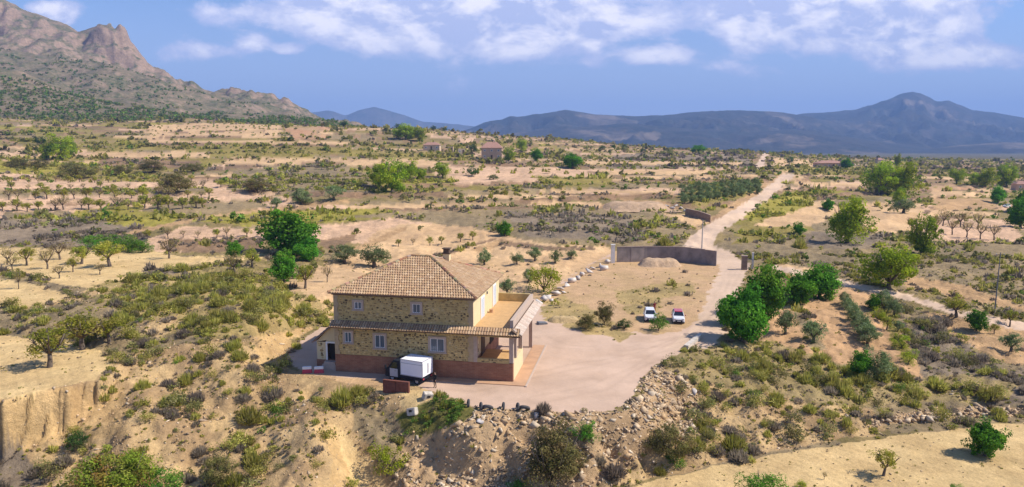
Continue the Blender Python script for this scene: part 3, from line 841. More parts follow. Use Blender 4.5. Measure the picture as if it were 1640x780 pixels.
M['far_range'] = mountain_mat('far_range', (.075, .06, .05), (.045, .04, .032), (.018, .024, .018), .22, (.20, .15, .11))
M['far_blue'] = mountain_mat('distant_hills', (.15, .125, .10), (.10, .082, .055), (.05, .055, .03), .2)
mountain('far_mountains', M['far_range'], 640, 2350, 4.0, np.r_[np.arange(3300, 6000, 40), np.arange(6000, 7000, 50), np.arange(7000, 8700, 150)],
         range_fun([(RIDGE, 5600, 1900, 2500), (PEAK, 6600, 2300, 2000), (SPUR, 4300, 900, 1600), (LOWR, 4600, 1200, 1800)], 121), 'long blue mountain range with one pointed peak beyond the plain')
mountain('distant_hills', M['far_blue'], 250, 1000, 5.0, np.arange(8600, 10700, 70), range_fun([(FARL, 9400, 700, 1200)], 141), 'pale blue twin topped hills on the skyline')

# ------------------------------------------------------------------ haze
hm = bpy.data.materials.new('haze'); hm.use_nodes = True
ht = NT(hm.node_tree); ht.n.clear()
ho = ht.add('ShaderNodeOutputMaterial'); hv = ht.add('ShaderNodeVolumePrincipled')
hv.inputs['Color'].default_value = (0.31, 0.51, 0.97, 1); hv.inputs['Density'].default_value = 0.000125; hv.inputs['Anisotropy'].default_value = 0.0
ht.l.new(hv.outputs[0], ho.inputs['Volume'])
hb = MB().box(-45000, 45000, -4000, 13500, -60, 900)
haze = hb.build('haze', hm)
tag(haze, kind='stuff')

# ------------------------------------------------------------------ the stone house
M['mortar'] = plain('ochre_mortar', (.51, .375, .165), 0.95, .25, 2.0, .5)
M['facing'] = plain('rubble_stone', (1, 1, 1), 0.9, .25, 5.0, .4, use_col=True)
M['cream'] = plain('cream_render', (.66, .53, .31), 0.9, .08, 1.2, .1)
M['pinkstone'] = plain('pale_pink_stone', (.46, .355, .28), 0.85, .12, 3.0, .15)
M['quoin'] = plain('tan_quoin', (.44, .33, .20), 0.85, .15, 3.0, .15)
M['white'] = plain('white_paint', (.78, .76, .74), 0.6, .06, 2.0)
M['tile'] = plain('clay_tile', (1, 1, 1), 0.85, .25, 6.0, .2, use_col=True)
M['deck'] = plain('roof_deck', (.30, .19, .13), 0.9, .2, 3.0)
M['wood'] = plain('dark_timber', (.11, .07, .045), 0.8, .3, 6.0)
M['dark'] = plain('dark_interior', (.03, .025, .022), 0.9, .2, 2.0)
M['ochre_floor'] = plain('terracotta_floor', (.50, .31, .14), 0.8, .15, 1.5)
M['apron'] = plain('terracotta_apron', (.48, .285, .165), 0.85, .18, .8)
M['glass'] = glass_mat('window_glass')
M['iron'] = plain('grey_iron', (.16, .16, .17), 0.6, .2, 5.0)
M['shutter'] = plain('pale_grey_shutter', (.55, .58, .62), 0.6, .08, 4.0)


def brick_mat():
    m, t, out = new_mat('red_brick')
    br = t.add('ShaderNodeTexBrick')
    g = t.add('ShaderNodeNewGeometry')
    p = coords(t)
    s = t.add('ShaderNodeSeparateXYZ'); t.l.new(p, s.inputs[0])
    cm = t.add('ShaderNodeCombineXYZ'); t.put(cm.inputs[0], t.math('ADD', s.outputs[0], s.outputs[1])); t.put(cm.inputs[1], s.outputs[2])
    t.l.new(cm.outputs[0], br.inputs['Vector'])
    br.inputs['Scale'].default_value = 1.0; br.inputs['Brick Width'].default_value = .5; br.inputs['Row Height'].default_value = .16
    br.inputs['Mortar Size'].default_value = .012
    br.inputs['Color1'].default_value = (.27, .105, .055, 1); br.inputs['Color2'].default_value = (.34, .15, .08, 1); br.inputs['Mortar'].default_value = (.30, .20, .13, 1)
    c = t.mix(1.0, br.outputs[0], t.maprange(t.noise(p, .8, 5, .6), .3, .7, .75, 1.2), 'MULTIPLY')
    b = t.add('ShaderNodeBsdfPrincipled'); t.put(b.inputs['Base Color'], c); b.inputs['Roughness'].default_value = .9
    bp = t.add('ShaderNodeBump'); bp.inputs['Strength'].default_value = .4; bp.inputs['Distance'].default_value = .02
    bp.invert = True
    t.l.new(br.outputs['Fac'], bp.inputs['Height']); t.l.new(bp.outputs[0], b.inputs['Normal'])
    t.l.new(b.outputs[0], out.inputs[0])
    return m


M['brick'] = brick_mat()
HX, HY, HROT = -20.33, 76.38, math.radians(-10.65)
WX, DX, PX1 = 16.3, 13.9, 20.8
house = empty('stone_house', (HX, HY, 0), HROT)
tag(house, 'two storey ochre stone villa with hipped clay tile roof and side porch', 'house')


def stones(mb, x0, x1, z0, z1, holes, y=0.0, w=.36, h=.23):
    """irregular rubble stones standing proud of a wall face that looks along -y"""
    rows = max(1, int((z1 - z0) / h))
    for r in range(rows):
        zc = z0 + (r + .5) * (z1 - z0) / rows
        x = x0 + random.uniform(-.3, .1)
        while x < x1:
            ww = w * random.uniform(.55, 1.5)
            xc = x + ww / 2; x += ww
            hh = h * random.uniform(.7, 1.25)
            if xc - ww * .4 < x0 or xc + ww * .4 > x1: continue
            if any(a - ww * .45 < xc < b + ww * .45 and c - h * .5 < zc < d + h * .5 for a, b, c, d in holes): continue
            n = random.choice((5, 6, 7)); a0 = random.random()
            pr = random.uniform(.015, .075)
            zz = zc + random.uniform(-.05, .05)
            ring = [(xc + .5 * (ww - .05) * math.cos(2 * math.pi * (k + a0) / n) * random.uniform(.8, 1.15), zz + .5 * (hh - .03) * math.sin(2 * math.pi * (k + a0) / n) * random.uniform(.8, 1.15)) for k in range(n)]
            ring = [(a, min(max(b, z0), z1)) for a, b in ring]
            q = random.random()
            if q < .17: c = (.12, .082, .045)
            elif q < .42: c = (.31, .215, .095)
            elif q < .85: c = (.56, .405, .17)
            else: c = (.54, .42, .22)
            f = random.uniform(.8, 1.2); c = tuple(v * f for v in c)
            vs = [(a, y, b) for a, b in ring] + [(xc + (a - xc) * .8, y - pr, zz + (b - zz) * .8) for a, b in ring]
            mb.add(vs, [tuple(range(n, 2 * n))] + [(i, (i + 1) % n, (i + 1) % n + n, i + n) for i in range(n)], c)


TILE_COLS = [(.43, .285, .155), (.38, .22, .12), (.48, .33, .20), (.34, .195, .12), (.56, .40, .26), (.43, .28, .18), (.29, .17, .11)]


def tiles(mb, o, e, s, L, lo, hi, T, w=.30, l=.50, cols=TILE_COLS, f=1.0):
    """barrel tiles on a slope: o = eave corner, e along the eave, s up the slope, lo/hi(t) limits along e"""
    o, e, s = Vector(o), Vector(e).normalized(), Vector(s).normalized()
    n = e.cross(s).normalized()
    if n.z < 0: n = -n
    for r in range(int(T / l)):
        t0 = r * l - .06; t1 = t0 + l + .10
        tm = (t0 + t1) / 2
        x = lo(tm) + .02
        while x + w <= hi(tm) + .05:
            c = random.choice(cols); q = random.uniform(.9, 1.08) * f
            c = tuple(.5 * v + .5 * m_ for v, m_ in zip(c, cols[0]))
            c = tuple(v * q for v in c)
            vs = []
            for t, lift, rr in ((t0, .055 + random.uniform(0, .015), w * .48), (t1, .015, w * .42)):
                for a in (math.pi, math.pi * .66, math.pi * .33, 0):
                    vs.append(o + e * (x + w / 2 + rr * math.cos(a)) + s * t + n * (lift + rr * .75 * math.sin(a)))
            mb.add(vs, [(0, 1, 5, 4), (1, 2, 6, 5), (2, 3, 7, 6), (3, 2, 1, 0)], c)
            x += w


def house_window(x0, x1, z0, z1, y=0.0, leaves=2, grille=True):
    fr = MB(); b = .24
    fr.box(x0, x1, y - .14, y - .002, z1 - b, z1).box(x0, x1, y - .14, y - .002, z0, z0 + b * .8)
    fr.box(x0, x0 + b, y - .138, y - .002, z0 + b * .8, z1 - b).box(x1 - b, x1, y - .138, y - .002, z0 + b * .8, z1 - b)
    w = fr.build('window', M['pinkstone'], house)
    MB().box(x0 - .08, x1 + .08, y - .22, y - .141, z0 - .02, z0 + .10).build('sill', M['pinkstone'], w)
    gx0, gx1, gz0, gz1 = x0 + b, x1 - b, z0 + b * .8, z1 - b
    sash = MB()
    for a, c, d, e_ in ((gx0, gx1, gz1 - .07, gz1), (gx0, gx1, gz0, gz0 + .07)): sash.box(a, c, y - .075, y - .012, d, e_)
    ww = (gx1 - gx0) / leaves
    for i in range(leaves + 1):
        xx = min(max(gx0 + i * ww - .035, gx0), gx1 - .07)
        sash.box(xx, xx + .07, y - .074, y - .012, gz0 + .07, gz1 - .07)
    sash.build('frame', M['white'], w)
    for i in range(leaves):
        MB().box(gx0 + i * ww + .036, gx0 + (i + 1) * ww - .036, y - .035, y - .016, gz0 + .071, gz1 - .071).build('pane', M['glass'], w)
    if grille:
        g = MB()
        k = max(3, int((gx1 - gx0) / .22))
        for i in range(1, k):
            xx = gx0 + (gx1 - gx0) * i / k
            g.box(xx - .012, xx + .012, y - .125, y - .10, gz0, gz1)
        g.build('grille', M['iron'], w)
    return (x0, x1, z0, z1)


# walls and plinth
MB().box(0, WX, 0, DX, 2.05, 9.3).build('wall', M['mortar'], house)
MB().box(-.06, WX, -.07, DX + .05, -1.2, 2.05).build('plinth', M['brick'], house)
MB().box(WX + .002, WX + .05, .0, DX, 2.05, 9.28).build('side_wall', M['cream'], house)
holes = [house_window(2.25, 3.6, 7.3, 8.55), house_window(9.15, 10.55, 7.15, 8.6), house_window(.95, 2.25, 3.35, 4.95),
         house_window(4.6, 6.25, 2.9, 4.8), house_window(11.15, 13.25, 2.85, 4.75, leaves=2)]
sm = MB()
stones(sm, .42, WX - .45, 2.08, 5.35, holes); stones(sm, .42, WX - .45, 6.2, 9.0, holes)
sf = sm.build('stone_facing', M['facing'], house); sf['kind'] = 'stuff'
for x0, x1 in ((-.05, .40), (WX - .43, WX + .06)):
    q = MB()
    for i in range(13):
        z = 2.06 + i * .555
        wv = .0 if i % 2 else .14
        q.box(x0 - (0 if x0 < 1 else wv), x1 + (wv if x0 < 1 else 0), -.085, -.001, z, z + .545)
    q.build('quoin', M['quoin'], house)
# cornice below the eaves and the hipped roof
MB().box(-.2, WX + .2, -.2, DX + .2, 9.05, 9.295).build('cornice', M['wood'], house)
OV, EZ, RZ = .5, 9.32, 12.6
hd = (DX + 2 * OV) / 2
ex0, ex1, ey0, ey1 = -OV, WX + OV, -OV, DX + OV
rx0, rx1, ry = ex0 + hd, ex1 - hd, (ey0 + ey1) / 2
rf = MB()
rf.add([(ex0, ey0, EZ), (ex1, ey0, EZ), (ex1, ey1, EZ), (ex0, ey1, EZ), (rx0, ry, RZ), (rx1, ry, RZ), (ex0, ey0, EZ - .1), (ex1, ey0, EZ - .1), (ex1, ey1, EZ - .1), (ex0, ey1, EZ - .1)],
       [(0, 1, 5, 4), (1, 2, 5), (2, 3, 4, 5), (3, 0, 4), (9, 8, 7, 6), (0, 6, 7, 1), (1, 7, 8, 2), (2, 8, 9, 3), (3, 9, 6, 0)])
roof = rf.build('roof', M['deck'], house)
tm_ = MB()
rise = RZ - EZ; SL = math.hypot(hd, rise); k_ = hd / SL
tiles(tm_, (ex0, ey0, EZ), (1, 0, 0), (0, hd, rise), 0, lambda t: t * k_, lambda t: (ex1 - ex0) - t * k_, SL - .1)
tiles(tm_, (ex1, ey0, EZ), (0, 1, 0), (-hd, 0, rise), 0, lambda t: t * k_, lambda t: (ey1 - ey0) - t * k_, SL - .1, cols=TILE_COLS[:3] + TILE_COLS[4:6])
tiles(tm_, (ex1, ey1, EZ), (-1, 0, 0), (0, -hd, rise), 0, lambda t: t * k_, lambda t: (ex1 - ex0) - t * k_, SL - .1)
tiles(tm_, (ex0, ey1, EZ), (0, -1, 0), (hd, 0, rise), 0, lambda t: t * k_, lambda t: (ey1 - ey0) - t * k_, SL - .1)
tl = tm_.build('roof_tiles', M['tile'], roof); tl['kind'] = 'stuff'
rc = MB()
for a, b in (((ex0, ey0, EZ), (rx0, ry, RZ)), ((ex1, ey0, EZ), (rx1, ry, RZ)), ((ex1, ey1, EZ), (rx1, ry, RZ)), ((ex0, ey1, EZ), (rx0, ry, RZ)), ((rx0, ry, RZ), (rx1, ry, RZ))):
    a, b = Vector(a), Vector(b); n = int((b - a).length / .55)
    for i in range(n):
        p, q = a.lerp(b, i / n), a.lerp(b, (i + 1.12) / n)
        c = tuple(v * random.uniform(.75, 1.05) for v in random.choice(TILE_COLS[:4]))
        rc.tube([p + Vector((0, 0, .10)), q + Vector((0, 0, .06))], [.17, .14], 6, c)
rc.build('ridge_tiles', M['tile'], roof)['kind'] = 'stuff'
ch = MB().box(10.5, 11.3, 8.3, 9.1, 11.2, 12.75).build('chimney', M['cream'], roof)
MB().box(10.4, 11.4, 8.2, 9.2, 12.752, 12.9).box(10.55, 11.25, 8.35, 9.05, 12.902, 13.35).box(10.42, 11.38, 8.22, 9.18, 13.352, 13.45).build('chimney_cap', M['wood'], house)
# tiled canopy along the front between the storeys
cd = MB()
cd.hexa([(-.35, -.95, 5.36), (21.6, -.95, 5.36), (21.6, 0, 5.75), (-.35, 0, 5.75)], [(-.35, -.95, 5.45), (21.6, -.95, 5.45), (21.6, 0, 6.08), (-.35, 0, 6.08)])
canopy = cd.build('canopy', M['wood'], house)
cs = MB()
tiles(cs, (-.35, -.98, 5.46), (1, 0, 0), (0, .95, .63), 0, lambda t: 0, lambda t: 21.9, 1.1)
cs.build('canopy_tiles', M['tile'], canopy)['kind'] = 'stuff'
# porch: plinth, low walls, columns, floor
MB().box(WX + .01, PX1, -.07, .34, -.9, 2.05).build('porch_plinth', M['brick'], house)
MB().box(PX1 - .36, PX1 + .02, .342, 6.3, -.5, 2.12).build('side_parapet', M['cream'], house)
MB().box(WX + .46, PX1 - .42, -.04, .30, 2.052, 2.5).build('low_wall', M['mortar'], house)
s2 = MB(); stones(s2, WX + .5, PX1 - .45, 2.06, 2.48, [], -.04, .4, .2)
s2.build('low_wall_stones', M['facing'], house)['kind'] = 'stuff'
MB().box(WX + .06, PX1 - .362, .342, 6.6, 1.3, 1.62).build('porch_floor', M['ochre_floor'], house)
st = MB()
for i in range(7): st.box(WX + 1.2, PX1 - .5, 6.6 + i * .34, 6.6 + (i + 1) * .34, -.1, 1.45 - i * .2)
st.build('steps', M['apron'], house)
for y0, zb in ((-.03, 2.12), (2.0, 2.125), (5.75, 2.125), (13.45, -.3)):
    MB().box(PX1 - .43, PX1 + .02, y0, y0 + .45, zb, 5.0).build('column', M['pinkstone'], house)
MB().box(WX + .056, WX + .47, -.05, .42, 2.055, 5.0).build('column', M['pinkstone'], house)
MB().box(WX + .055, PX1 + .03, -.06, .44, 5.002, 5.35).box(PX1 - .44, PX1 + .03, .441, 14.0, 5.002, 5.35).box(WX + .055, PX1 - .441, 13.5, 14.0, 5.002, 5.35).build('beam', M['mortar'], house)
MB().box(WX + .055, PX1 + .02, .002, 14.0, 5.352, 5.90).build('porch_ceiling', M['cream'], house)
MB().box(WX + .056, PX1 - .36, .03, 13.66, 5.902, 5.98).build('terrace_floor', M['ochre_floor'], house)
MB().box(PX1 - .355, PX1 + .02, .03, 14.0, 5.904, 6.95).build('parapet', M['pinkstone'], house)
MB().box(WX + .06, PX1 - .36, 13.662, 14.0, 5.904, 7.0).build('parapet', M['mortar'], house)
rs = MB().hexa([(PX1 + .022, -.95, 5.30), (PX1 + .95, -.95, 5.30), (PX1 + .95, 14.3, 5.30), (PX1 + .022, 14.3, 5.30)],
               [(PX1 + .022, -.95, 6.1), (PX1 + .95, -.95, 5.44), (PX1 + .95, 14.3, 5.44), (PX1 + .022, 14.3, 6.1)]).build('side_canopy', M['wood'], house)
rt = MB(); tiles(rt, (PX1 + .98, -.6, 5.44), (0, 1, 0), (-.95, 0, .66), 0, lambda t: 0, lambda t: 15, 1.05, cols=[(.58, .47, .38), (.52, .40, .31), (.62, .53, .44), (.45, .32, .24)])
rt.build('canopy_tiles', M['tile'], rs)['kind'] = 'stuff'
# doors and windows of the side wall
for y0, y1, z0, z1, nm in ((3.7, 5.1, 5.99, 8.35, 'shutter_door'), (10.2, 11.6, 5.99, 8.5, 'shutter_door')):
    d = MB().box(WX + .052, WX + .13, y0 - .2, y0, z0, z1 + .2).box(WX + .052, WX + .13, y1, y1 + .2, z0, z1 + .2).box(WX + .052, WX + .131, y0, y1, z1, z1 + .2).build(nm, M['white'], house)
    for j in range(2):
        a = y0 + j * (y1 - y0) / 2
        lf = MB().box(WX + .053, WX + .085, a + .02, a + (y1 - y0) / 2 - .02, z0 + .02, z1 - .01)
        for q in range(9): lf.box(WX + .0855, WX + .105, a + .1, a + (y1 - y0) / 2 - .1, z0 + .2 + q * .22, z0 + .33 + q * .22)
        lf.build('leaf', M['shutter'], d)
MB().box(WX + .052, WX + .12, 3.6, 5.4, 1.63, 4.1).build('porch_door', M['wood'], house)
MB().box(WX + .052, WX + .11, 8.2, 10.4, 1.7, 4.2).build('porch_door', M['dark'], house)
MB().box(WX + .052, WX + .10, 1.1, 2.2, 2.6, 4.2).build('porch_window', M['glass'], house)
MB().lathe([(.0, 0), (.2, 0), (.26, .4), (.22, .4), (0, .38)], 'z', (WX + .5, 7.2, 5.985), 10).build('flower_pot', M['apron'], house)
MB().box(WX + .052, WX + .2, 6.6, 6.75, 8.35, 8.65).build('wall_lamp', M['iron'], house)
# lean-to on the shaded side
AX0, AY0, AY1 = -2.85, 1.0, 8.0
aw = MB()
aw.box(AX0, -1.62, AY0, AY0 + .3, .95, 3.05).box(-.25, -.002, AY0, AY0 + .3, .95, 3.3).box(-1.62, -.25, AY0, AY0 + .3, 3.0, 3.3)
aw.hexa([(AX0, AY0, 3.06), (-1.63, AY0, 3.31), (-1.63, AY0 + .3, 3.31), (AX0, AY0 + .3, 3.06)], [(AX0, AY0, 3.1), (-1.63, AY0, 4.35), (-1.63, AY0 + .3, 4.35), (AX0, AY0 + .3, 3.1)])
aw.hexa([(-1.629, AY0, 3.31), (-.001, AY0, 3.31), (-.001, AY0 + .3, 3.31), (-1.629, AY0 + .3, 3.31)], [(-1.629, AY0, 4.36), (-.001, AY0, 5.6), (-.001, AY0 + .3, 5.6), (-1.629, AY0 + .3, 4.36)])
aw.box(AX0, AX0 + .3, AY0 + .301, AY1, .95, 3.05).box(AX0, -.002, AY1 + .001, AY1 + .3, .95, 3.3)
annex = aw.build('annex_wall', M['cream'], house)
MB().box(AX0 - .05, -.061, AY0 - .05, AY1 + .3, -1.5, .948).build('annex_plinth', M['brick'], house)
s3 = MB(); stones(s3, AX0 + .1, -1.9, 1.0, 3.0, [], AY0, .4, .28)
s3.build('annex_stones', M['facing'], house)['kind'] = 'stuff'
dr = MB().box(-1.68, -1.48, AY0 - .1, AY0 - .002, .95, 3.15).box(-.40, -.20, AY0 - .1, AY0 - .002, .95, 3.15).box(-1.478, -.402, AY0 - .1, AY0 - .002, 2.98, 3.15).build('annex_door', M['white'], house)
MB().box(-1.45, -.42, AY0 + .34, AY0 + .4, .96, 2.97).build('doorway_shade', M['dark'], dr)  # near-black sheet standing in for the shade inside the open doorway
MB().box(-1.9, -.1, AY0 - .75, AY0 - .06, -.6, .6).box(-1.7, -.3, AY0 - .70, AY0 - .06, .602, .9).build('door_step', M['pinkstone'], house)
ar = MB().hexa([(AX0 - .4, AY0 - .4, 2.98), (-.002, AY0 - .4, 5.72), (-.002, AY1 + .5, 5.72), (AX0 - .4, AY1 + .5, 2.98)], [(AX0 - .4, AY0 - .4, 3.08), (-.002, AY0 - .4, 5.82), (-.002, AY1 + .5, 5.82), (AX0 - .4, AY1 + .5, 3.08)]).build('annex_roof', M['deck'], house)
at_ = MB(); tiles(at_, (AX0 - .45, AY1 + .5, 3.06), (0, -1, 0), (3.25, 0, 2.74), 0, lambda t: 0, lambda t: AY1 - AY0 + .9, 4.2, cols=[(.30, .24, .2), (.24, .19, .16), (.36, .28, .22)])  # darker, greyer tiles put the villa's shade into their colour
at_.build('annex_roof_tiles', M['tile'], ar)['kind'] = 'stuff'

# terracotta apron round the porch, a real step above the gravel
ap = MB().box(7.5, 22.35, -1.15, -.08, -.3, .07).box(20.83, 22.35, -.078, 14.6, -.3, .07)
apron = ap.build('terrace_paving', M['apron']); apron.location = (HX, HY, 0); apron.rotation_euler = (0, 0, HROT)
tag(apron, kind='structure')
kb_ = MB().box(22.352, 22.55, -1.35, 14.6, -.3, .11).build('kerb', M['pinkstone']); kb_.location = (HX, HY, 0); kb_.rotation_euler = (0, 0, HROT)
tag(kb_, kind='structure')


def from_house(x, y, z=0.0):
    c, s = math.cos(HROT), math.sin(HROT)
    return Vector((HX + x * c - y * s, HY + x * s + y * c, z))

# ------------------------------------------------------------------ vehicles
M['car_white'] = plain('white_car_paint', (.72, .72, .74), .3, .02, 2, spec=.5, coat=.6)
M['car_red'] = plain('red_car_paint', (.42, .04, .06), .35, .03, 2, spec=.5, coat=.5)
M['navy'] = plain('dark_navy_paint', (.016, .02, .03), .55, .05, 2, spec=.2)
M['silver'] = plain('silver_paint', (.42, .42, .46), .4, .05, 2, spec=.5)
M['rubber'] = plain('rubber', (.022, .022, .024), .9, .3, 8)
M['carglass'] = glass_mat('car_glass', (.015, .018, .024))
M['lamp'] = plain('headlamp_glass', (.6, .6, .62), .15, .02, 2, spec=.8)
M['box_white'] = plain('white_box_body', (.84, .83, .86), .45, .04, 1.5)


def wheel(parent, x, y, r, w, axis):
    """tyre under its vehicle with its rim"""
    t = MB().lathe([(r * .62, -w / 2), (r * .92, -w / 2), (r, -w * .32), (r, w * .32), (r * .92, w / 2), (r * .62, w / 2), (r * .62, -w / 2)], axis, (x, y, r), 20).build('wheel', M['rubber'], parent, smooth=False)
    MB().lathe([(0.0, -w * .36), (r * .2, -w * .42), (r * .6, -w * .34), (r * .61, 0), (r * .6, w * .34), (r * .2, w * .42), (0, w * .36)], axis, (x, y, r), 14).build('rim', M['silver'], t)


def build_truck(loc, rz):
    """cab-over truck, length along x, cab towards -x"""
    t = empty('box_truck', loc, rz)
    tag(t, 'small truck with dark cab and white cargo box parked beside the villa plinth', 'truck')
    MB().box(-1.1, 2.25, -.85, .85, .55, .78).box(-.6, 2.2, -1.0, -.92, .50, .90).box(-.6, 2.2, .92, 1.0, .50, .90).build('chassis', M['navy'], t)
    cab = MB()
    prof = [(-2.65, .40), (-.62, .40), (-.62, 2.36), (-1.55, 2.40), (-2.20, 1.52), (-2.62, 1.30)]
    cab.prism_y(prof, -.95, .95)
    cab.build('cab', M['navy'], t, bevel=.05)
    MB().add([(-2.16, -.78, 1.60), (-2.16, .78, 1.60), (-1.66, .74, 2.28), (-1.66, -.74, 2.28), (-2.22, -.78, 1.60), (-2.22, .78, 1.60), (-1.70, .74, 2.32), (-1.70, -.74, 2.32)],
             [(4, 5, 6, 7), (0, 3, 2, 1), (0, 1, 5, 4), (1, 2, 6, 5), (2, 3, 7, 6), (3, 0, 4, 7)]).build('windscreen', M['carglass'], t)
    for s in (-1, 1):
        y0, y1 = (-.985, -.955) if s < 0 else (.955, .985)
        d = MB().prism_y([(-1.98, .55), (-.95, .55), (-.95, 1.46), (-1.98, 1.46)], y0, y1).build('door', M['silver'], t)
        MB().prism_y([(-1.95, 1.48), (-1.0, 1.48), (-1.0, 2.2), (-1.5, 2.2)], y0, y1).build('side_window', M['carglass'], t)
        MB().box(-1.32, -1.2, y0 - .02 if s < 0 else y1, y0 if s < 0 else y1 + .02, 1.2, 1.25).build('handle', M['navy'], d)
        MB().box(-2.50, -2.38, y0 - .25 if s < 0 else y1, y0 if s < 0 else y1 + .25, 1.35, 1.75).build('mirror', M['navy'], t)
        MB().box(-2.70, -2.64, s * .62 - .16, s * .62 + .16, .72, .92).build('headlight', M['lamp'], t)
        wheel(t, -1.75, s * .80, .36, .22, 'y'); wheel(t, 1.45, s * .78, .36, .30, 'y')
    MB().box(-2.74, -2.60, -.90, .90, .38, .60).build('bumper', M['iron'], t, bevel=.02)
    box = MB().box(-.50, 2.3, -1.05, 1.05, .95, 2.68).build('cargo_box', M['box_white'], t, bevel=.04)
    r = MB()
    for y in (-1.07, 1.01): r.box(-.52, 2.32, y, y + .06, 2.66, 2.72)
    for x in (-.52, 2.26): r.box(x, x + .06, -1.009, 1.009, 2.66, 2.72)
    for x, y in ((-.53, -1.08), (2.27, -1.08), (-.53, 1.02), (2.27, 1.02)): r.box(x, x + .06, y, y + .06, .93, 2.655)
    r.box(-.47, 2.26, -1.072, -1.051, 2.28, 2.33).box(-.47, 2.26, -1.074, -1.052, .91, 1.0)
    r.build('corner_trim', M['silver'], box)
    for s in (-1, 1):
        rd = MB().box(2.302, 2.335, s * .5 - .45, s * .5 + .45, 1.0, 2.52).build('rear_door', M['box_white'], t)
        MB().box(2.336, 2.36, s * .12 - .02, s * .12 + .02, 1.2, 2.3).build('handle', M['iron'], rd)
        MB().box(2.26, 2.3, s * .8 - .12, s * .8 + .12, .62, .78).build('tail_light', M['car_red'], t)
    return t


def build_car(loc, rz, roofmat, label, roofname='roof'):
    """small five-door hatchback, front towards -y"""
    t = empty('parked_car', loc, rz)
    tag(t, label, 'car', 'cars parked on the dirt lot')
    b = MB()
    W2 = .86
    secs = [(-1.98, .30, .72, .70), (-1.88, .24, .86, .80), (-1.55, .22, .96, .86), (-.85, .22, 1.04, .87), (1.60, .22, 1.06, .87), (1.92, .26, 1.0, .82), (2.0, .34, .86, .76)]
    vs, fs = [], []
    for y, z0, z1, w in secs:
        vs += [(-w, y, z0 + .1), (-w + .06, y, z0), (w - .06, y, z0), (w, y, z0 + .1), (w, y, z1 - .18), (w - .10, y, z1), (-w + .10, y, z1), (-w, y, z1 - .18)]
    for i in range(len(secs) - 1):
        for k in range(8): fs.append((i * 8 + k, i * 8 + (k + 1) % 8, (i + 1) * 8 + (k + 1) % 8, (i + 1) * 8 + k))
    fs += [tuple(range(7, -1, -1)), tuple(range(len(vs) - 8, len(vs)))]
    b.add(vs, fs); b.build('body', M['car_white'], t, smooth=False)
    g = MB().hexa([(-.78, -.98, 1.02), (.78, -.98, 1.02), (.78, 1.9, 1.03), (-.78, 1.9, 1.03)], [(-.60, -.30, 1.50), (.60, -.30, 1.50), (.60, 1.55, 1.50), (-.60, 1.55, 1.50)])
    g.build('cabin_glass', M['carglass'], t)
    MB().hexa([(-.64, -.36, 1.50), (.64, -.36, 1.50), (.64, 1.62, 1.50), (-.64, 1.62, 1.50)], [(-.56, -.22, 1.58), (.56, -.22, 1.58), (.56, 1.5, 1.58), (-.56, 1.5, 1.58)]).build(roofname, roofmat, t, bevel=.03)
    for s in (-1, 1):
        for (ya, yb) in ((-1.0, -.33), (.38, .42), (1.92, 1.58)):
            MB().tube([(s * .79, ya, 1.02), (s * .62, yb, 1.52)], .045, 6).build('pillar', M['car_white'], t)
        MB().box(s * .58 - .17, s * .58 + .17, -1.985, -1.86, .68, .82).build('headlight', M['lamp'], t, bevel=.03)
        MB().box(s * .98 - .10, s * .98 + .10, -.82, -.70, 1.02, 1.18).build('mirror', roofmat, t, bevel=.03)
        MB().box(s * .80 - .06, s * .80 + .06, 1.94, 2.01, .70, .92).build('tail_light', M['car_red'], t)
        for yy in (-1.25, 1.27): wheel(t, s * .76, yy, .32, .22, 'x')
    MB().box(-.5, .5, -2.02, -1.94, .42, .62).build('grille', M['navy'], t)
    MB().box(-.72, .72, -2.03, -1.93, .26, .40).build('bumper', M['navy'], t, bevel=.02)
    MB().box(-.26, .26, -2.045, -2.022, .44, .55).build('number_plate', M['white'], t)
    return t


p1, p2 = Vector((-13.35, 73.4, 0)), Vector((-9.5, 72.05, 0))
tc_ = (p1 + p2) / 2
build_truck((tc_.x + .1, tc_.y + .35, .01), math.radians(-25))
c1 = at(1090, 519); build_car((c1.x, c1.y + 1.6, .01), math.radians(-10), M['car_red'], 'white hatchback with red roof parked nose forward on the drive')
c2 = at(1044, 516); build_car((c2.x, c2.y + 1.6, .01), math.radians(-8), M['car_white'], 'all white hatchback half hidden behind a green bush')
c3 = at(1616, 333); build_car((c3.x, c3.y + 1.6, c3.z + .01), math.radians(-60), M['car_white'], 'far white car standing among the dark trees beside the distant field')

# ------------------------------------------------------------------ people
M['skin'] = plain('skin', (.42, .25, .18), .6, .05, 4)
M['black_cloth'] = plain('black_cloth', (.022, .02, .022), .9, .2, 6)
M['jeans'] = plain('dark_jeans', (.03, .035, .05), .9, .2, 6)
M['maroon'] = plain('dark_red_cloth', (.20, .022, .03), .9, .2, 6)
M['hair'] = plain('dark_hair', (.02, .015, .012), .8, .2, 6)


def skinned(name, pts, edges, root, mats, pick, parent, sub=1):
    me = bpy.data.meshes.new(name)
    me.from_pydata([p[:3] for p in pts], edges, [])
    o = link(bpy.data.objects.new(name, me))
    sk = o.modifiers.new('skin', 'SKIN'); sk.use_smooth_shade = True
    for i, p in enumerate(pts):
        v = me.skin_vertices[0].data[i]
        v.radius = p[3] if hasattr(p[3], '__len__') else (p[3], p[3]); v.use_root = (i == root)
    sb = o.modifiers.new('sub', 'SUBSURF'); sb.levels = sub; sb.render_levels = sub
    dg = bpy.context.evaluated_depsgraph_get()
    m2 = bpy.data.meshes.new_from_object(o.evaluated_get(dg), depsgraph=dg)
    bpy.data.objects.remove(o)
    m2.name = name
    m2.materials.clear()
    for m in mats: m2.materials.append(m)
    for f in m2.polygons:
        f.material_index = pick(f.center); f.use_smooth = True
    return link(bpy.data.objects.new(name, m2), parent)


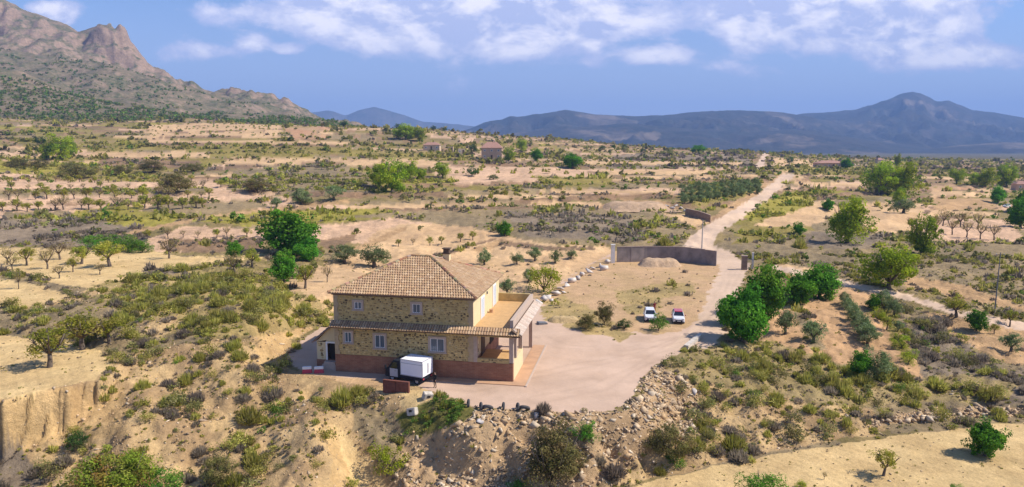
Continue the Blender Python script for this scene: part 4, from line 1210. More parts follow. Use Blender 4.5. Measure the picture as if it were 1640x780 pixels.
def person(loc, rz, label, top, bottom, bend=0.0):
    """standing figure 1.74 m tall facing -y; one continuous body"""
    t = empty('person', loc, rz); tag(t, label, 'person')
    P, E = [], []

    def add(p, r, parent=None):
        P.append((*p, r)); i = len(P) - 1
        if parent is not None: E.append((parent, i))
        return i
    pel = add((0, 0, .95), (.15, .11))
    wa = add((0, .01, 1.10), (.135, .10), pel); chst = add((0, .015, 1.28), (.165, .115), wa); shl = add((0, .01, 1.42), (.11, .085), chst)
    nk = add((0, 0, 1.50), .055, shl); hd0 = add((0, -.01, 1.58), (.072, .085), nk); hd1 = add((0, -.015, 1.67), (.075, .095), hd0); add((0, -.005, 1.735), (.045, .055), hd1)
    for s in (-1, 1):
        hip = add((s * .10, 0, .88), .095, pel); kn = add((s * .115, -.03 - bend * .1, .49), .062, hip); an = add((s * .12, .02, .10), .043, kn); add((s * .135, -.15, .045), (.045, .035), add((s * .125, -.03, .05), .045, an))
        sh = add((s * .185, .01, 1.40), .06, shl); el = add((s * .245, .03, 1.13), .043, sh); wr = add((s * .235, -.08 - bend, .90 + bend * .5), .03, el)
        pm = add((s * .235, -.10 - bend, .83 + bend * .5), (.036, .022), wr)
        for k, L in enumerate((.068, .078, .072, .056)):
            a = add((s * .235, -.125 - bend + k * .020, .785 + bend * .5), .0095, pm); b = add((s * .232, -.13 - bend + k * .020, .785 + bend * .5 - L * .6), .0085, a); add((s * .222, -.125 - bend + k * .018, .785 + bend * .5 - L), .007, b)
        th = add((s * .215, -.14 - bend, .83 + bend * .5), .011, pm); add((s * .205, -.155 - bend, .79 + bend * .5), .009, th)

    def pick(c):
        if c.z > 1.48: return 0
        if abs(c.x) > .19 and c.z < .92 + bend * .5: return 0
        if c.z < .09: return 3
        return 1 if c.z > .97 or abs(c.x) > .2 else 2
    skinned('body', P, E, pel, [M['skin'], top, bottom, M['black_cloth']], pick, t, 2)
    hb_ = MB().lathe([(.0, .115), (.05, .10), (.082, .06), (.094, 0), (.086, -.04), (.07, -.06)], 'z', (0, .022, 1.665), 12)
    hb_.build('hair', M['hair'], t, smooth=True)
    f = MB()
    for s in (-1, 1): f.lathe([(0, -.012), (.012, -.004), (.012, .006)], 'y', (s * .03, -.098, 1.645), 8)
    f.build('eyes', M['dark'], t)
    MB().hexa([(-.016, -.130, 1.585), (.016, -.130, 1.585), (.016, -.09, 1.585), (-.016, -.09, 1.585)], [(-.008, -.108, 1.635), (.008, -.108, 1.635), (.008, -.09, 1.635), (-.008, -.09, 1.635)]).build('nose', M['skin'], t)
    MB().box(-.026, .026, -.104, -.09, 1.553, 1.565).build('mouth', M['maroon'], t)
    for s in (-1, 1): MB().lathe([(0, -.012), (.03, -.008), (.03, .008), (0, .012)], 'x', (s * .083, .0, 1.625), 8).build('ear', M['skin'], t)
    return t


pp = at(697, 621); person((pp.x, pp.y, pp.z), math.radians(-35), 'person in black clothes standing behind the truck at the yard edge', M['black_cloth'], M['black_cloth'], .08)
pc = at(1048, 500.5); person(pc, math.radians(20), 'person in a dark red top standing behind the white car', M['maroon'], M['maroon'], .05)

# ------------------------------------------------------------------ walls, gate, poles
M['block'] = plain('grey_block_wall', (.245, .205, .185), .92, .38, .55, .3)
M['coping'] = plain('brown_coping', (.33, .24, .19), .9, .25, 2)
M['old_brick'] = plain('old_dark_brick', (.17, .065, .045), .9, .3, 3, .4)
M['concrete'] = plain('concrete', (.40, .37, .34), .9, .15, 2, .2)
M['masonry'] = plain('brown_masonry', (.24, .165, .12), .9, .35, 1.6, .5)
M['old_white'] = plain('weathered_white', (.52, .46, .39), .95, .35, 2.2, .6)
M['whitewash'] = plain('whitewash', (.70, .67, .62), .85, .1, 1.2, .1)


def wall_run(name, label, cat, pts, h, th, mat, cop=None, group=None):
    """wall of separate panels between ground points"""
    r = empty(name, pts[0]); tag(r, label, cat, group)
    o = Vector(pts[0])
    pts = [Vector(p) for p in pts]
    for i, (a, b) in enumerate(zip(pts[:-1], pts[1:])):
        d = (b - a); n = Vector((-d.y, d.x, 0)).normalized() * th
        hh = h[i] if hasattr(h, '__len__') else h
        e = d.normalized() * .03
        a2, b2 = a + e - o, b - e - o
        lo = Vector((0, 0, -.6))
        q = MB().hexa([a2 + lo, b2 + lo, b2 + n + lo, a2 + n + lo], [a2 + Vector((0, 0, hh)), b2 + Vector((0, 0, hh)), b2 + n + Vector((0, 0, hh)), a2 + n + Vector((0, 0, hh))])
        q.build('panel', mat, r)
        if cop:
            m = n.normalized() * .05
            z0, z1 = Vector((0, 0, hh + .002)), Vector((0, 0, hh + .12))
            MB().hexa([a - o - m + z0, b - o - m + z0, b - o + n + m + z0, a - o + n + m + z0], [a - o - m + z1, b - o - m + z1, b - o + n + m + z1, a - o + n + m + z1]).build('coping', cop, r)
            z0, z1 = Vector((0, 0, -.6)), Vector((0, 0, hh + .001))
            e2 = d.normalized() * .12
            MB().hexa([b - o - e2 - m + z0, b - o + e2 - m + z0, b - o + e2 + n * .5 + z0, b - o - e2 + n * .5 + z0], [b - o - e2 - m + z1, b - o + e2 - m + z1, b - o + e2 + n * .5 + z1, b - o - e2 + n * .5 + z1]).build('pier', mat, r)
    return r


wp = [at(a, b) for a, b in ((988, 420), (1011, 419.6), (1034, 419), (1058, 419), (1082, 419.5), (1106, 421), (1128, 423.4), (1146, 426))]
for v in wp: v.z = 0
bw = wall_run('boundary_wall', 'long grey block wall of panels across the back of the dirt lot', 'wall', wp, [3.45, 3.45, 3.42, 3.4, 3.38, 3.3, 3.2], .3, M['block'], M['coping'])
g = at(981, 421); pl = MB().box(-.42, .42, -.3, .3, -.4, 4.1).box(-.5, .5, -.38, .38, 4.101, 4.25).build('gate_pillar', M['whitewash']); pl.location = (g.x, g.y - .3, 0)
tag(pl, 'white square pillar at the end of the grey block wall', 'pillar')
g = at(1192, 432); gt = empty('gate', g, math.radians(-8)); tag(gt, 'small brown masonry gate pier with dark gate and white post beside the drive', 'gate')
MB().box(-.6, .5, -.4, .4, -.3, 2.9).build('pier', M['masonry'], gt); MB().box(-.68, .58, -.48, .48, 2.902, 3.05).build('pier_cap', M['coping'], gt)
MB().box(1.75, 2.1, 1.2, 1.55, -.3, 3.5).build('post', M['whitewash'], gt)
gl = MB().box(.52, 1.9, .3, .36, .15, .25).box(.52, 1.9, .3, .36, 2.1, 2.2)
for i in range(9): gl.box(.55 + i * .155, .59 + i * .155, .31, .35, .25, 2.1)
gl.build('gate_leaf', M['iron'], gt)
a, b = at(1102, 560), at(1126, 540)
wall_run('low_wall', 'low white concrete wall beside the drive below the big trees', 'wall', [a, (a + b) / 2, b], .5, .6, M['old_white'])
a, b, c = at(1097, 345), at(1120, 350), at(1137, 356)
wall_run('retaining_wall', 'brown masonry wall beside the dirt road', 'wall', [a, b, c], 2.2, .5, M['masonry'], M['coping'])
# brick retaining wall in front of the truck
a, b = at(613, 629), at(655, 630)
rw = wall_run('brick_wall', 'short dark red brick wall below the parked truck', 'wall', [Vector((a.x, a.y, -.1)), Vector(((a.x + b.x) / 2, (a.y + b.y) / 2, -.1)), Vector((b.x, b.y, -.1))], 1.2, .3, M['old_brick'])
# mound of pale earth in front of the long wall
M['mound'] = M['ground']


def mound(name, px, py, rx, ry, h, col, label):
    c = at(px, py)
    n = 40
    gx, gy = np.meshgrid(np.linspace(-1.15, 1.15, n), np.linspace(-1.15, 1.15, n))
    r = np.sqrt(gx ** 4 + gy ** 2) + .10 * fbm(gx * 2, gy * 2, 3, int(px))
    z = h * smooth01((1.05 - r) / .7) * (1 + .12 * fbm(gx * 3, gy * 3, 3, 3)) - .12
    kk = np.arange(n - 1)[:, None] * n + np.arange(n - 1)[None, :]
    Fm = np.stack([kk, kk + 1, kk + n + 1, kk + n], -1).reshape(-1, 4)
    o = link(bpy.data.objects.new(name, mesh_np(name, np.c_[(gx * rx).ravel(), (gy * ry).ravel(), z.ravel()], Fm, M['ground'], True, np.tile(col, (n * n, 1)))))
    o.location = c
    tag(o, label, 'earth mound')


mound('earth_mound', 1056, 425, 4.9, 3.0, 1.6, (.47, .325, .205), 'pale mound of earth heaped against the grey block wall')
mound('earth_mound', 903, 514, 2.6, 1.6, .75, (.46, .33, .17), 'yellow earth heap at the corner of the gravel yard')
mound('earth_mound', 1015, 335, 13, 9, 2.6, (.44, .30, .19), 'big tan earth mound among the scrub beyond the lot')


def pole(px, py, h, label, arm=True, r=.13, mat='concrete'):
    c = at(px, py)
    t = empty('utility_pole', c); tag(t, label, 'pole')
    MB().tube([(0, 0, -.5), (0, 0, h)], [r, r * .6], 8).build('post', M[mat], t)
    if arm:
        MB().box(-.75, .75, -.05, .05, h - .45, h - .35).build('crossarm', M['wood'], t)
        for x in (-.65, 0, .65): MB().lathe([(.0, 0), (.05, .02), (.06, .1), (.03, .16), (0, .17)], 'z', (x, 0, h - .35), 8).build('insulator', M['white'], t)


pole(1124, 398, 7.2, 'grey concrete pole standing beside the dirt road behind the block wall', False, .17)
pole(1593, 500, 10.4, 'tall thin pole with a crossarm beside the pale path', True, .11, 'iron')
pole(1033, 250, 10, 'far thin pole on the skyline before the blue mountains', True, .2, 'iron')

M['old_tyre'] = plain('dusty_rubber', (.085, .08, .078), .95, .3, 6)
# half-buried tyres and other things left along the yard edge
for i, (px, py, rot, lb) in enumerate([(750, 650, .15, 'dark tyre half buried upright beside the green creepers'), (770, 655, .2, 'dark tyre half buried upright before the first leaning tyre'),
                                       (806, 655, .1, 'dark tyre half buried upright between the two leaning tyres'), (829, 656, .2, 'dark tyre half buried upright before the second leaning tyre'),
                                       (781, 656, 1.25, 'dark tyre leaning face outward above the big white rock'), (840, 657, 1.3, 'dark tyre leaning face outward at the far end of the tyre row')]):
    c = at(px, py)
    face = rot > 1
    t = MB().lathe([(.30, -.11), (.48, -.13), (.55, -.06), (.55, .06), (.48, .13), (.30, .11), (.27, 0), (.30, -.11)], 'x', (0, 0, 0), 20).build('tyre', M['old_tyre'])
    t.location = (c.x, c.y, .22 if not face else .18); t.rotation_euler = (0, .15 if not face else -.9, math.radians(80) if face else rot)
    t.scale = (.85, .85, .85) if not face else (1.05, 1.05, 1.05)
    tag(t, lb, 'tyre', 'tyres along the edge of the gravel yard')
M['rw'] = plain('red_plastic', (.50, .05, .07), .5, .06, 2)
for px, lb in ((492, 'red and white plastic barrier farther from the lean-to'), (511, 'red and white plastic barrier nearer to the lean-to')):
    c = at(px, 597)
    t = empty('plastic_barrier', c, .2); tag(t, lb, 'barrier', 'plastic barriers below the lean-to')
    MB().hexa([(-.55, -.28, -.05), (.55, -.28, -.05), (.55, .28, -.05), (-.55, .28, -.05)], [(-.5, -.12, .42), (.5, -.12, .42), (.5, .12, .42), (-.5, .12, .42)]).build('body', M['rw'], t, bevel=.04)
    MB().box(-.51, .51, -.14, .14, .422, .75).build('upper_body', M['white'], t, bevel=.04)


def block(px, py, sx_, sy_, sz_, rot, label, name='concrete_block', mat='old_white', hole=True):
    c = at(px, py)
    t = empty(name, (c.x, c.y, c.z), rot[2]); tag(t, label, 'block')
    b = MB().box(-sx_ / 2, sx_ / 2, -sy_ / 2, sy_ / 2, -.15, sz_).build('shell', M[mat], t, bevel=.05); b.rotation_euler = (rot[0], rot[1], 0)
    if hole:
        h = MB().box(-sx_ * .18, sx_ * .16, -sy_ / 2 - .03, -sy_ / 2 + .05, sz_ * .35, sz_ * .72).build('hole_shade', M['dark'], t); h.rotation_euler = (rot[0], rot[1], 0)  # dark box on the face, painted shade in place of a real hole


block(684, 637, 1.0, .7, .6, (.25, .2, .5), 'broken white block with a dark hole lying below the person')
block(661, 663, 1.0, .7, .6, (-.2, -.25, -.4), 'broken white block with a dark hole lying among bushes above the creepers')
block(868, 519, 1.4, 1.0, .3, (0, .1, .3), 'low dark grey pallet lying behind the porch column', 'pallet', 'iron', False)

# ------------------------------------------------------------------ distant houses
M['farwall'] = plain('pale_far_wall', (.58, .44, .30), .9, .1, .5)
M['farpink'] = plain('pink_far_wall', (.55, .37, .26), .9, .1, .5)
M['farroof'] = plain('far_clay_roof', (.36, .20, .15), .9, .2, 1.5)


def far_house(px, py, wpx, hpx, label, wall, depth=.8, roof='hip', storeys=1):
    c = at(px, py); s = c.y / FPX
    w, h = wpx * s, hpx * s
    d = w * depth
    t = empty('farmhouse', c, random.uniform(-.15, .15)); tag(t, label, 'house')
    wh = h * (.66 if roof else 1)
    MB().box(-w / 2, w / 2, -d / 2, d / 2, -2, wh).build('wall', wall, t)
    if roof:
        o = w * .04; r = MB()
        r.add([(-w / 2 - o, -d / 2 - o, wh + .01), (w / 2 + o, -d / 2 - o, wh + .01), (w / 2 + o, d / 2 + o, wh + .01), (-w / 2 - o, d / 2 + o, wh + .01), (-w / 4, 0, h), (w / 4, 0, h)],
              [(0, 1, 5, 4), (1, 2, 5), (2, 3, 4, 5), (3, 0, 4), (3, 2, 1, 0)])
        rf_ = r.build('roof', M['farroof'], t)
        MB().box(w * .1, w * .15, -.3, .3, h * .8, h * 1.1).build('chimney', wall, rf_)
    n = max(2, int(w / 4))
    for k in range(storeys):
        zc = wh * (k + .55) / storeys
        for i in range(n):
            x = -w / 2 + w * (i + .5) / n
            if k == 0 and i == n // 2:
                MB().box(x - .6, x + .6, -d / 2 - .08, -d / 2 + .02, 0, wh / storeys * .75).build('door', M['wood'], t)
            else:
                f = MB().box(x - .65, x + .65, -d / 2 - .07, -d / 2 + .02, zc - .7, zc + .6).build('window', M['white'], t)
                MB().box(x - .48, x + .48, -d / 2 - .09, -d / 2 - .06, zc - .55, zc + .45).build('pane', M['glass'], f)


far_house(788, 255, 32, 27, 'large pink two storey farmhouse with clay roof on the far rise', M['farpink'], .8, 'hip', 2)
far_house(692, 241, 26, 13, 'long low cream farmhouse with pink roof on the far rise', M['farwall'], .5)
far_house(722, 243, 8, 8, 'tiny cream block beside the cream farmhouse', M['farwall'], .8, None)
far_house(739, 247, 11, 9, 'small cream outbuilding between the two far farmhouses', M['farwall'], .8, None)
far_house(1327, 269, 44, 12, 'long low red brown house beyond the dirt road', M['farpink'], .35)
far_house(1636, 304, 24, 14, 'orange walled house at the edge of the trees', M['farpink'], .6)
far_house(1408, 262, 10, 9, 'white cottage roof showing behind the big dark pine', M['farwall'], .7)

# ------------------------------------------------------------------ foliage meshes
def leaf_cloud(centres, per, rc, size, cols, seed, squash=.8, droop=.2, tri=False):
    """leaf-sized faces spread through clumps; each clump has its own colour"""
    r = np.random.default_rng(seed)
    V, Cc = [], []
    nl = 3 if tri else 4
    for (cx, cy, cz, rad) in centres:
        p = r.normal(size=(per, 3)); p /= np.linalg.norm(p, axis=1)[:, None] + 1e-9
        rr = rad * rc * r.uniform(.35, 1.0, per) ** .5
        pos = p * rr[:, None] * (1, 1, squash) + (cx, cy, cz)
        nrm = p + r.normal(size=(per, 3)) * .55 + (0, 0, .35)
        nrm /= np.linalg.norm(nrm, axis=1)[:, None]
        a = np.cross(nrm, r.normal(size=(per, 3))); a /= np.linalg.norm(a, axis=1)[:, None] + 1e-9
        b = np.cross(nrm, a)
        s = size * r.uniform(.6, 1.35, per)[:, None]
        if tri: q = np.stack([pos - a * s, pos + a * s * .6 - b * s * .7, pos + a * s * .5 + b * s * .8], 1)
        else: q = np.stack([pos - a * s, pos - b * s * .55, pos + a * s, pos + b * s * .55], 1)
        V.append(q.reshape(-1, 3))
        base = np.array(cols[r.integers(len(cols))]) * r.uniform(.78, 1.2)
        cc = base * r.uniform(.72, 1.25, per)[:, None]
        Cc.append(np.repeat(cc, nl, axis=0))
    V = np.concatenate(V); Cc = np.concatenate(Cc)
    F = np.arange(len(V)).reshape(-1, nl)
    return V, F, Cc


def clump_centres(n, rx, ry, rz, cz, rad, seed, shell=.55, low_cut=-.8):
    r = np.random.default_rng(seed); out = []
    ph = r.uniform(0, 6.28, 4); am = r.uniform(.10, .22, 3)
    while len(out) < n:
        p = r.normal(size=3); p /= np.linalg.norm(p)
        if p[2] < low_cut: continue
        az = math.atan2(p[1], p[0])
        lob = 1 + am[0] * math.sin(2 * az + ph[0]) + am[1] * math.sin(3 * az + 2.2 * p[2] + ph[1]) + am[2] * math.sin(5 * p[2] + ph[2] + az)
        q = p * r.uniform(shell, 1.0) * lob
        out.append((q[0] * rx, q[1] * ry, cz + q[2] * rz, rad * r.uniform(.5, 1.3)))
    return out


def trunk_mesh(name, h, r0, limbs, seed, lean=0.0, spread=.5, top=.8, z0=.3):
    """tapered trunk splitting into limbs"""
    r = np.random.default_rng(seed)
    m = MB()
    mid = Vector((lean * h * z0, 0, h * z0))
    m.tube([(0, 0, -.04 * h), (0, 0, .02 * h), mid * .55 + Vector((r.normal() * .01 * h, r.normal() * .01 * h, 0)), mid], [r0 * 1.5, r0 * 1.15, r0 * .95, r0 * .8], 7)
    for i in range(limbs):
        a = 2 * math.pi * (i + r.uniform(-.25, .25)) / limbs
        L = h * (top - z0) * r.uniform(.8, 1.05)
        tip = mid + Vector((math.cos(a) * spread * h * r.uniform(.6, 1.1) + lean * .3 * h, math.sin(a) * spread * h * r.uniform(.6, 1.1), L))
        k1 = mid.lerp(tip, .45) + Vector((math.cos(a) * .06 * h, math.sin(a) * .06 * h, -.02 * h))
        m.tube([mid - Vector((0, 0, .02 * h)), k1, tip], [r0 * .6, r0 * .36, r0 * .10], 5)
        for j in range(2):
            a2 = a + r.uniform(-.9, .9)
            t2 = k1 + Vector((math.cos(a2) * spread * .55 * h, math.sin(a2) * spread * .55 * h, h * r.uniform(.18, .34)))
            m.tube([k1, k1.lerp(t2, .5) + Vector((0, 0, .02 * h)), t2], [r0 * .32, r0 * .2, r0 * .07], 4)
    return m.mesh(name, M['bark'], smooth=True)


def crown_mesh(name, seed, n, rx, rz, cz, rad, per, size, cols, shell=.5, low=-.7, squash=.8, ry=None):
    V, F, Cc = leaf_cloud(clump_centres(n, rx, ry or rx, rz, cz, rad, seed, shell, low), per, 1.0, size, cols, seed + 1, squash)
    return mesh_np(name, V, F, M['leaf'], False, Cc)


# unit-height trees: list of (trunk mesh, crown mesh)
KINDS = {}
G_VIVID = [(.10, .27, .025), (.13, .33, .03), (.08, .22, .025), (.17, .36, .035)]
G_ALM = [(.34, .35, .045), (.40, .37, .06), (.27, .30, .045), (.42, .36, .09)]
G_ALMB = [(.32, .24, .10), (.36, .27, .11), (.28, .23, .08), (.32, .29, .08)]
G_OLIVE = [(.18, .24, .095), (.22, .28, .12), (.15, .20, .075), (.26, .31, .15)]
G_PINE = [(.26, .36, .025), (.34, .43, .03), (.18, .27, .025), (.40, .46, .035)]
G_DARK = [(.06, .12, .03), (.085, .15, .035), (.05, .10, .028)]
G_YEL = [(.34, .40, .03), (.40, .44, .045), (.28, .36, .03)]
for i in range(3):
    KINDS.setdefault('carob_tree', []).append((trunk_mesh('trunk', 1, .045, 5, 200 + i, 0, .30, .75, .18), crown_mesh('crown', 210 + i, 84, .44, .46, .49, .17, 90, .032, G_VIVID, .45, -1)))
    KINDS.setdefault('almond_tree', []).append((trunk_mesh('trunk', 1, .05, 5, 220 + i, .12 * (i - 1), .40, .86, .34), crown_mesh('crown', 230 + i, 36, .45, .36, .62, .15, 56, .028, G_ALM, .4, -.7, .8)))
    KINDS.setdefault('bare_almond_tree', []).append((trunk_mesh('trunk', 1, .042, 6, 240 + i, .1 * (i - 1), .40, .92, .32), crown_mesh('crown', 250 + i, 24, .42, .34, .62, .15, 30, .022, G_ALMB, .45, -.5, .8)))
    KINDS.setdefault('olive_tree', []).append((trunk_mesh('trunk', 1, .07, 4, 260 + i, .08 * (i - 1), .35, .75, .25), crown_mesh('crown', 270 + i, 44, .50, .42, .54, .18, 76, .029, G_OLIVE, .45, -.95)))
    KINDS.setdefault('pine_tree', []).append((trunk_mesh('trunk', 1, .04, 6, 280 + i, .03, .28, .85, .15), crown_mesh('crown', 290 + i, 66, .43, .48, .49, .16, 100, .024, G_PINE, .45, -1, .8)))
    KINDS.setdefault('dark_bush', []).append((trunk_mesh('stem', 1, .04, 6, 300 + i, 0, .35, .75, .12), crown_mesh('foliage', 310 + i, 30, .52, .45, .46, .20, 80, .030, G_DARK, .45, -.9)))
    KINDS.setdefault('yellow_bush', []).append((trunk_mesh('stem', 1, .03, 7, 320 + i, 0, .40, .8, .1), crown_mesh('foliage', 330 + i, 34, .52, .46, .48, .18, 70, .026, G_YEL, .45, -.9)))
    KINDS.setdefault('tamarisk_bush', []).append((trunk_mesh('stem', 1, .022, 9, 340 + i, 0, .42, .85, .08), crown_mesh('foliage', 350 + i, 70, .52, .46, .48, .16, 120, .019, [(.20, .19, .06), (.24, .21, .075), (.16, .16, .055), (.27, .21, .09)], .35, -.9)))
    KINDS.setdefault('autumn_bush', []).append((trunk_mesh('stem', 1, .025, 8, 360 + i, 0, .45, .8, .08), crown_mesh('foliage', 370 + i, 76, .62, .44, .44, .17, 130, .021, [(.27, .33, .04), (.33, .26, .05), (.22, .31, .035), (.32, .20, .055), (.32, .35, .06), (.24, .33, .04)], .4, -.9)))
    KINDS.setdefault('green_shrub', []).append((trunk_mesh('stem', 1, .03, 6, 380 + i, 0, .4, .75, .1), crown_mesh('foliage', 390 + i, 34, .56, .44, .46, .19, 90, .026, [(.09, .25, .025), (.13, .29, .035), (.16, .27, .04)], .45, -.9)))
_used = {}


def plant(kind, px, py, hpx, label, cat='tree', group=None, wide=1.0, pos=None, height=None):
    """a tree or bush standing where its foot shows in the photograph, at its real height"""
    c = at(px, py) if pos is None else pos
    h = hpx * c.y / FPX if height is None else height
    i = _used.get(kind, 0); _used[kind] = i + 1
    tr, cr = KINDS[kind][i % 3]
    t = empty(kind, c, random.uniform(0, 6.28), (h * wide, h * wide, h))
    tag(t, label, cat, group)
    link(bpy.data.objects.new(tr.name.split('.')[0], tr), t); link(bpy.data.objects.new(cr.name.split('.')[0], cr), t)
    return t


# big trees beside the drive and round the house
plant('carob_tree', 1190, 548, 92, 'dark green bushy tree nearest the yard beside the drive', wide=.86)
plant('carob_tree', 1222, 508, 86, 'vivid green tall tree behind the dark green one beside the drive', wide=.88)
plant('carob_tree', 1170, 520, 44, 'lower green tree leaning over the drive', wide=1.1)
plant('carob_tree', 1279, 487, 50, 'mid green round tree behind the two orchard bushes', wide=1.0)
plant('carob_tree', 1312, 478, 56, 'mid green broad tree at the head of the young rows', wide=1.15)
plant('carob_tree', 467, 408, 68, 'large vivid green round tree in the fields behind the villa', wide=1.35)
plant('carob_tree', 492, 418, 36, 'dark skirt of foliage at the foot of the large vivid tree', wide=1.2)
plant('carob_tree', 455, 452, 50, 'smaller vivid green tree before the large round one', wide=.85)
plant('carob_tree', 376, 412, 25, 'small round clipped green tree in the pale field', wide=1.05)
plant('olive_tree', 600, 427, 36, 'dark round olive tree behind the villa roof', wide=1.35)
plant('olive_tree', 552, 422, 32, 'olive tree next to a stony bank behind the villa', wide=1.3)
plant('olive_tree', 483, 328, 24, 'grey green olive on the pale plot beyond the vivid tree', wide=1.5)
plant('olive_tree', 443, 332, 18, 'small olive on the pale plot beside the scrub strip', wide=1.1)
plant('olive_tree', 535, 320, 24, 'olive at the end of the pale track', wide=1.3)
plant('carob_tree', 808, 378, 24, 'lone dark green bush tree in the scrub beyond the villa', wide=.9)
for px, py, h, lb in ((776, 424, 24, 'olive tree just past the chimney'), (828, 424, 20, 'small olive second from the chimney'), (857, 418, 24, 'olive tree in the middle of the back row'), (889, 421, 20, 'olive tree behind the yellow green bush'), (915, 415, 16, 'smallest olive at the far end of the back row'), (812, 472, 27, 'olive tree touching the villa eaves'), (846, 452, 20, 'low olive beside the yellow green bush')):
    plant('olive_tree', px, py, h, lb + ' in the tan plot', group='olive trees in the tan plot')
plant('yellow_bush', 871, 468, 52, 'bright yellow green bush behind the white boulders', 'bush', wide=1.05)
plant('green_shrub', 1055, 530, 35, 'bright green bush in front of the half hidden white car', 'bush', wide=.85)
plant('almond_tree', 489, 462, 42, 'yellowing almond tree beside the smaller vivid tree', wide=.9)
plant('bare_almond_tree', 524, 452, 30, 'thin almond sapling with few leaves behind the villa corner', wide=.6)
plant('bare_almond_tree', 271, 414, 36, 'bare spreading almond tree at the bank foot', wide=1.0)
plant('bare_almond_tree', 376, 438, 34, 'bare almond with dark forked trunk near the scrub hump', wide=1.0)
plant('almond_tree', 404, 428, 30, 'browning almond tree left of the vivid trees', wide=1.1)
plant('bare_almond_tree', 30, 463, 36, 'thin bare almond standing alone on the upper pale field', wide=.5)
plant('bare_almond_tree', 95, 446, 24, 'stunted bare almond on the stony strip', wide=1.0)
plant('bare_almond_tree', 160, 440, 20, 'dead almond stump in the pale orchard')
plant('almond_tree', 176, 427, 44, 'almond tree with the widest yellow green crown in the pale orchard', wide=1.2)
for px, py, h, w, k in (lambda L: [(a, b, c_ * .85, d, e) for a, b, c_, d, e in L])(((131, 423, 38, 1.2, 'almond_tree'), (96, 416, 38, 1.1, 'bare_almond_tree'), (76, 431, 42, .9, 'bare_almond_tree'), (43, 425, 36, 1.0, 'almond_tree'), (117, 436, 30, .7, 'almond_tree'), (12, 424, 34, 1.0, 'bare_almond_tree'), (20, 432, 28, .9, 'bare_almond_tree'))):
    plant(k, px, py, h, 'almond tree standing in the pale orchard field' if k == 'almond_tree' else 'brown almond tree losing its leaves in the pale orchard field', group='almond trees in the pale orchard field', wide=w)
for px, py, h, lb in ((190, 402, 30, 'tallest green bush'), (210, 402, 26, 'green bush just past the tallest one'), (228, 404, 22, 'green bush at the bare far end'), (150, 398, 24, 'green bush behind the widest almond')):
    plant('green_shrub', px, py, h, lb + ' in the hedge behind the pale orchard', 'bush', 'hedge bushes behind the pale orchard', 1.5)
plant('almond_tree', 80, 588, 72, 'old almond with leaning dark trunk on the near pale field', wide=1.05)
plant('almond_tree', 132, 560, 60, 'twin almond crowns behind the leaning old almond', wide=1.35)
plant('almond_tree', 175, 548, 44, 'low almond at the scrub edge behind the twin crowns', wide=1.3)
# right side
plant('olive_tree', 1258, 535, 44, 'olive tree on the red soil below the big green trees', wide=.75)
plant('olive_tree', 1302, 548, 38, 'round olive tree next to the young rows', wide=1.0)
for i in range(9):
    plant('olive_tree', 1352 + i * 4.7, 487 + i * 8.3, 19 + i * 1.9, 'young olive in the tidy row on red soil', group='young olives in the tidy row on red soil', wide=.95)
for i, (px, py, h, k) in enumerate(((1398, 497, 26, 'carob_tree'), (1415, 500, 34, 'olive_tree'), (1432, 505, 28, 'olive_tree'), (1406, 514, 24, 'yellow_bush'), (1420, 528, 24, 'almond_tree'), (1438, 532, 20, 'olive_tree'), (1444, 558, 28, 'yellow_bush'), (1455, 583, 28, 'yellow_bush'), (1448, 545, 22, 'almond_tree'))):
    lb = ('dark green shrub at the top of the second row', 'tallest olive in the second row', 'broad olive beside the tallest one in the second row', 'yellow green shrub under the tallest olive of the second row', 'thin yellowish almond halfway down the second row',
          'small olive halfway down the second row', 'upper of the two yellow shrubs low in the second row', 'lowest yellow shrub at the foot of the second row', 'slim almond just above the yellow shrubs of the second row')[i]
    plant(k, px, py, h, lb + ' on red soil', 'bush', 'mixed shrubs in the second row on red soil', .9)
plant('carob_tree', 1378, 604, 42, 'spreading green tree at the foot of the young rows', wide=.8)
plant('olive_tree', 1402, 606, 46, 'pale olive at the foot of the young rows', wide=1.1)
plant('pine_tree', 1424, 464, 74, 'big round pine bush between the path and the scrub', wide=1.15)
plant('pine_tree', 1357, 390, 74, 'bright green lone pine beside the fallow field', wide=.98)
plant('pine_tree', 1475, 408, 66, 'narrow bright pine at the corner of the pink field', wide=.78)
plant('pine_tree', 1412, 312, 54, 'large dark pine clump on the far plain', wide=1.1)
plant('pine_tree', 1444, 314, 54, 'large bright half of the far pine clump', wide=.95)
plant('pine_tree', 1440, 330, 30, 'low pine before the far pine clump', wide=.9)
plant('olive_tree', 1447, 341, 24, 'dark grey olive under the far pine clump', wide=1.5)
plant('carob_tree', 1326, 337, 18, 'small round dark tree at the edge of the vineyard')
plant('carob_tree', 1279, 376, 20, 'small dark round tree on the scrub beside the lone pine')
plant('almond_tree', 1532, 508, 34, 'flat topped almond beside the pale path', wide=1.35)
plant('carob_tree', 1564, 530, 34, 'vivid round tree on the orange field', wide=.95)
plant('olive_tree', 1619, 563, 32, 'olive tree at the corner of the orange field', wide=1.0)
plant('almond_tree', 1617, 523, 30, 'slim almond beyond the orange field by the path', wide=.8)
plant('almond_tree', 1592, 535, 18, 'thin pale sapling between the vivid tree and the olive', wide=.9)
plant('carob_tree', 1577, 730, 60, 'lone bright green tree on the near straw field', wide=.95)
plant('almond_tree', 1415, 762, 48, 'yellowish small tree on the near straw field', wide=.95)
plant('green_shrub', 1220, 797, 56, 'broad green bush at the lower edge of the straw field', 'bush', wide=1.1)
plant('yellow_bush', 1283, 783, 16, 'small yellow green tuft on the straw field', 'bush', wide=1.4)
plant('green_shrub', 1532, 793, 22, 'small green bush low on the straw field', 'bush', wide=1.2)
plant('bare_almond_tree', 1320, 768, 14, 'little leafless sapling on the straw field', wide=.8)
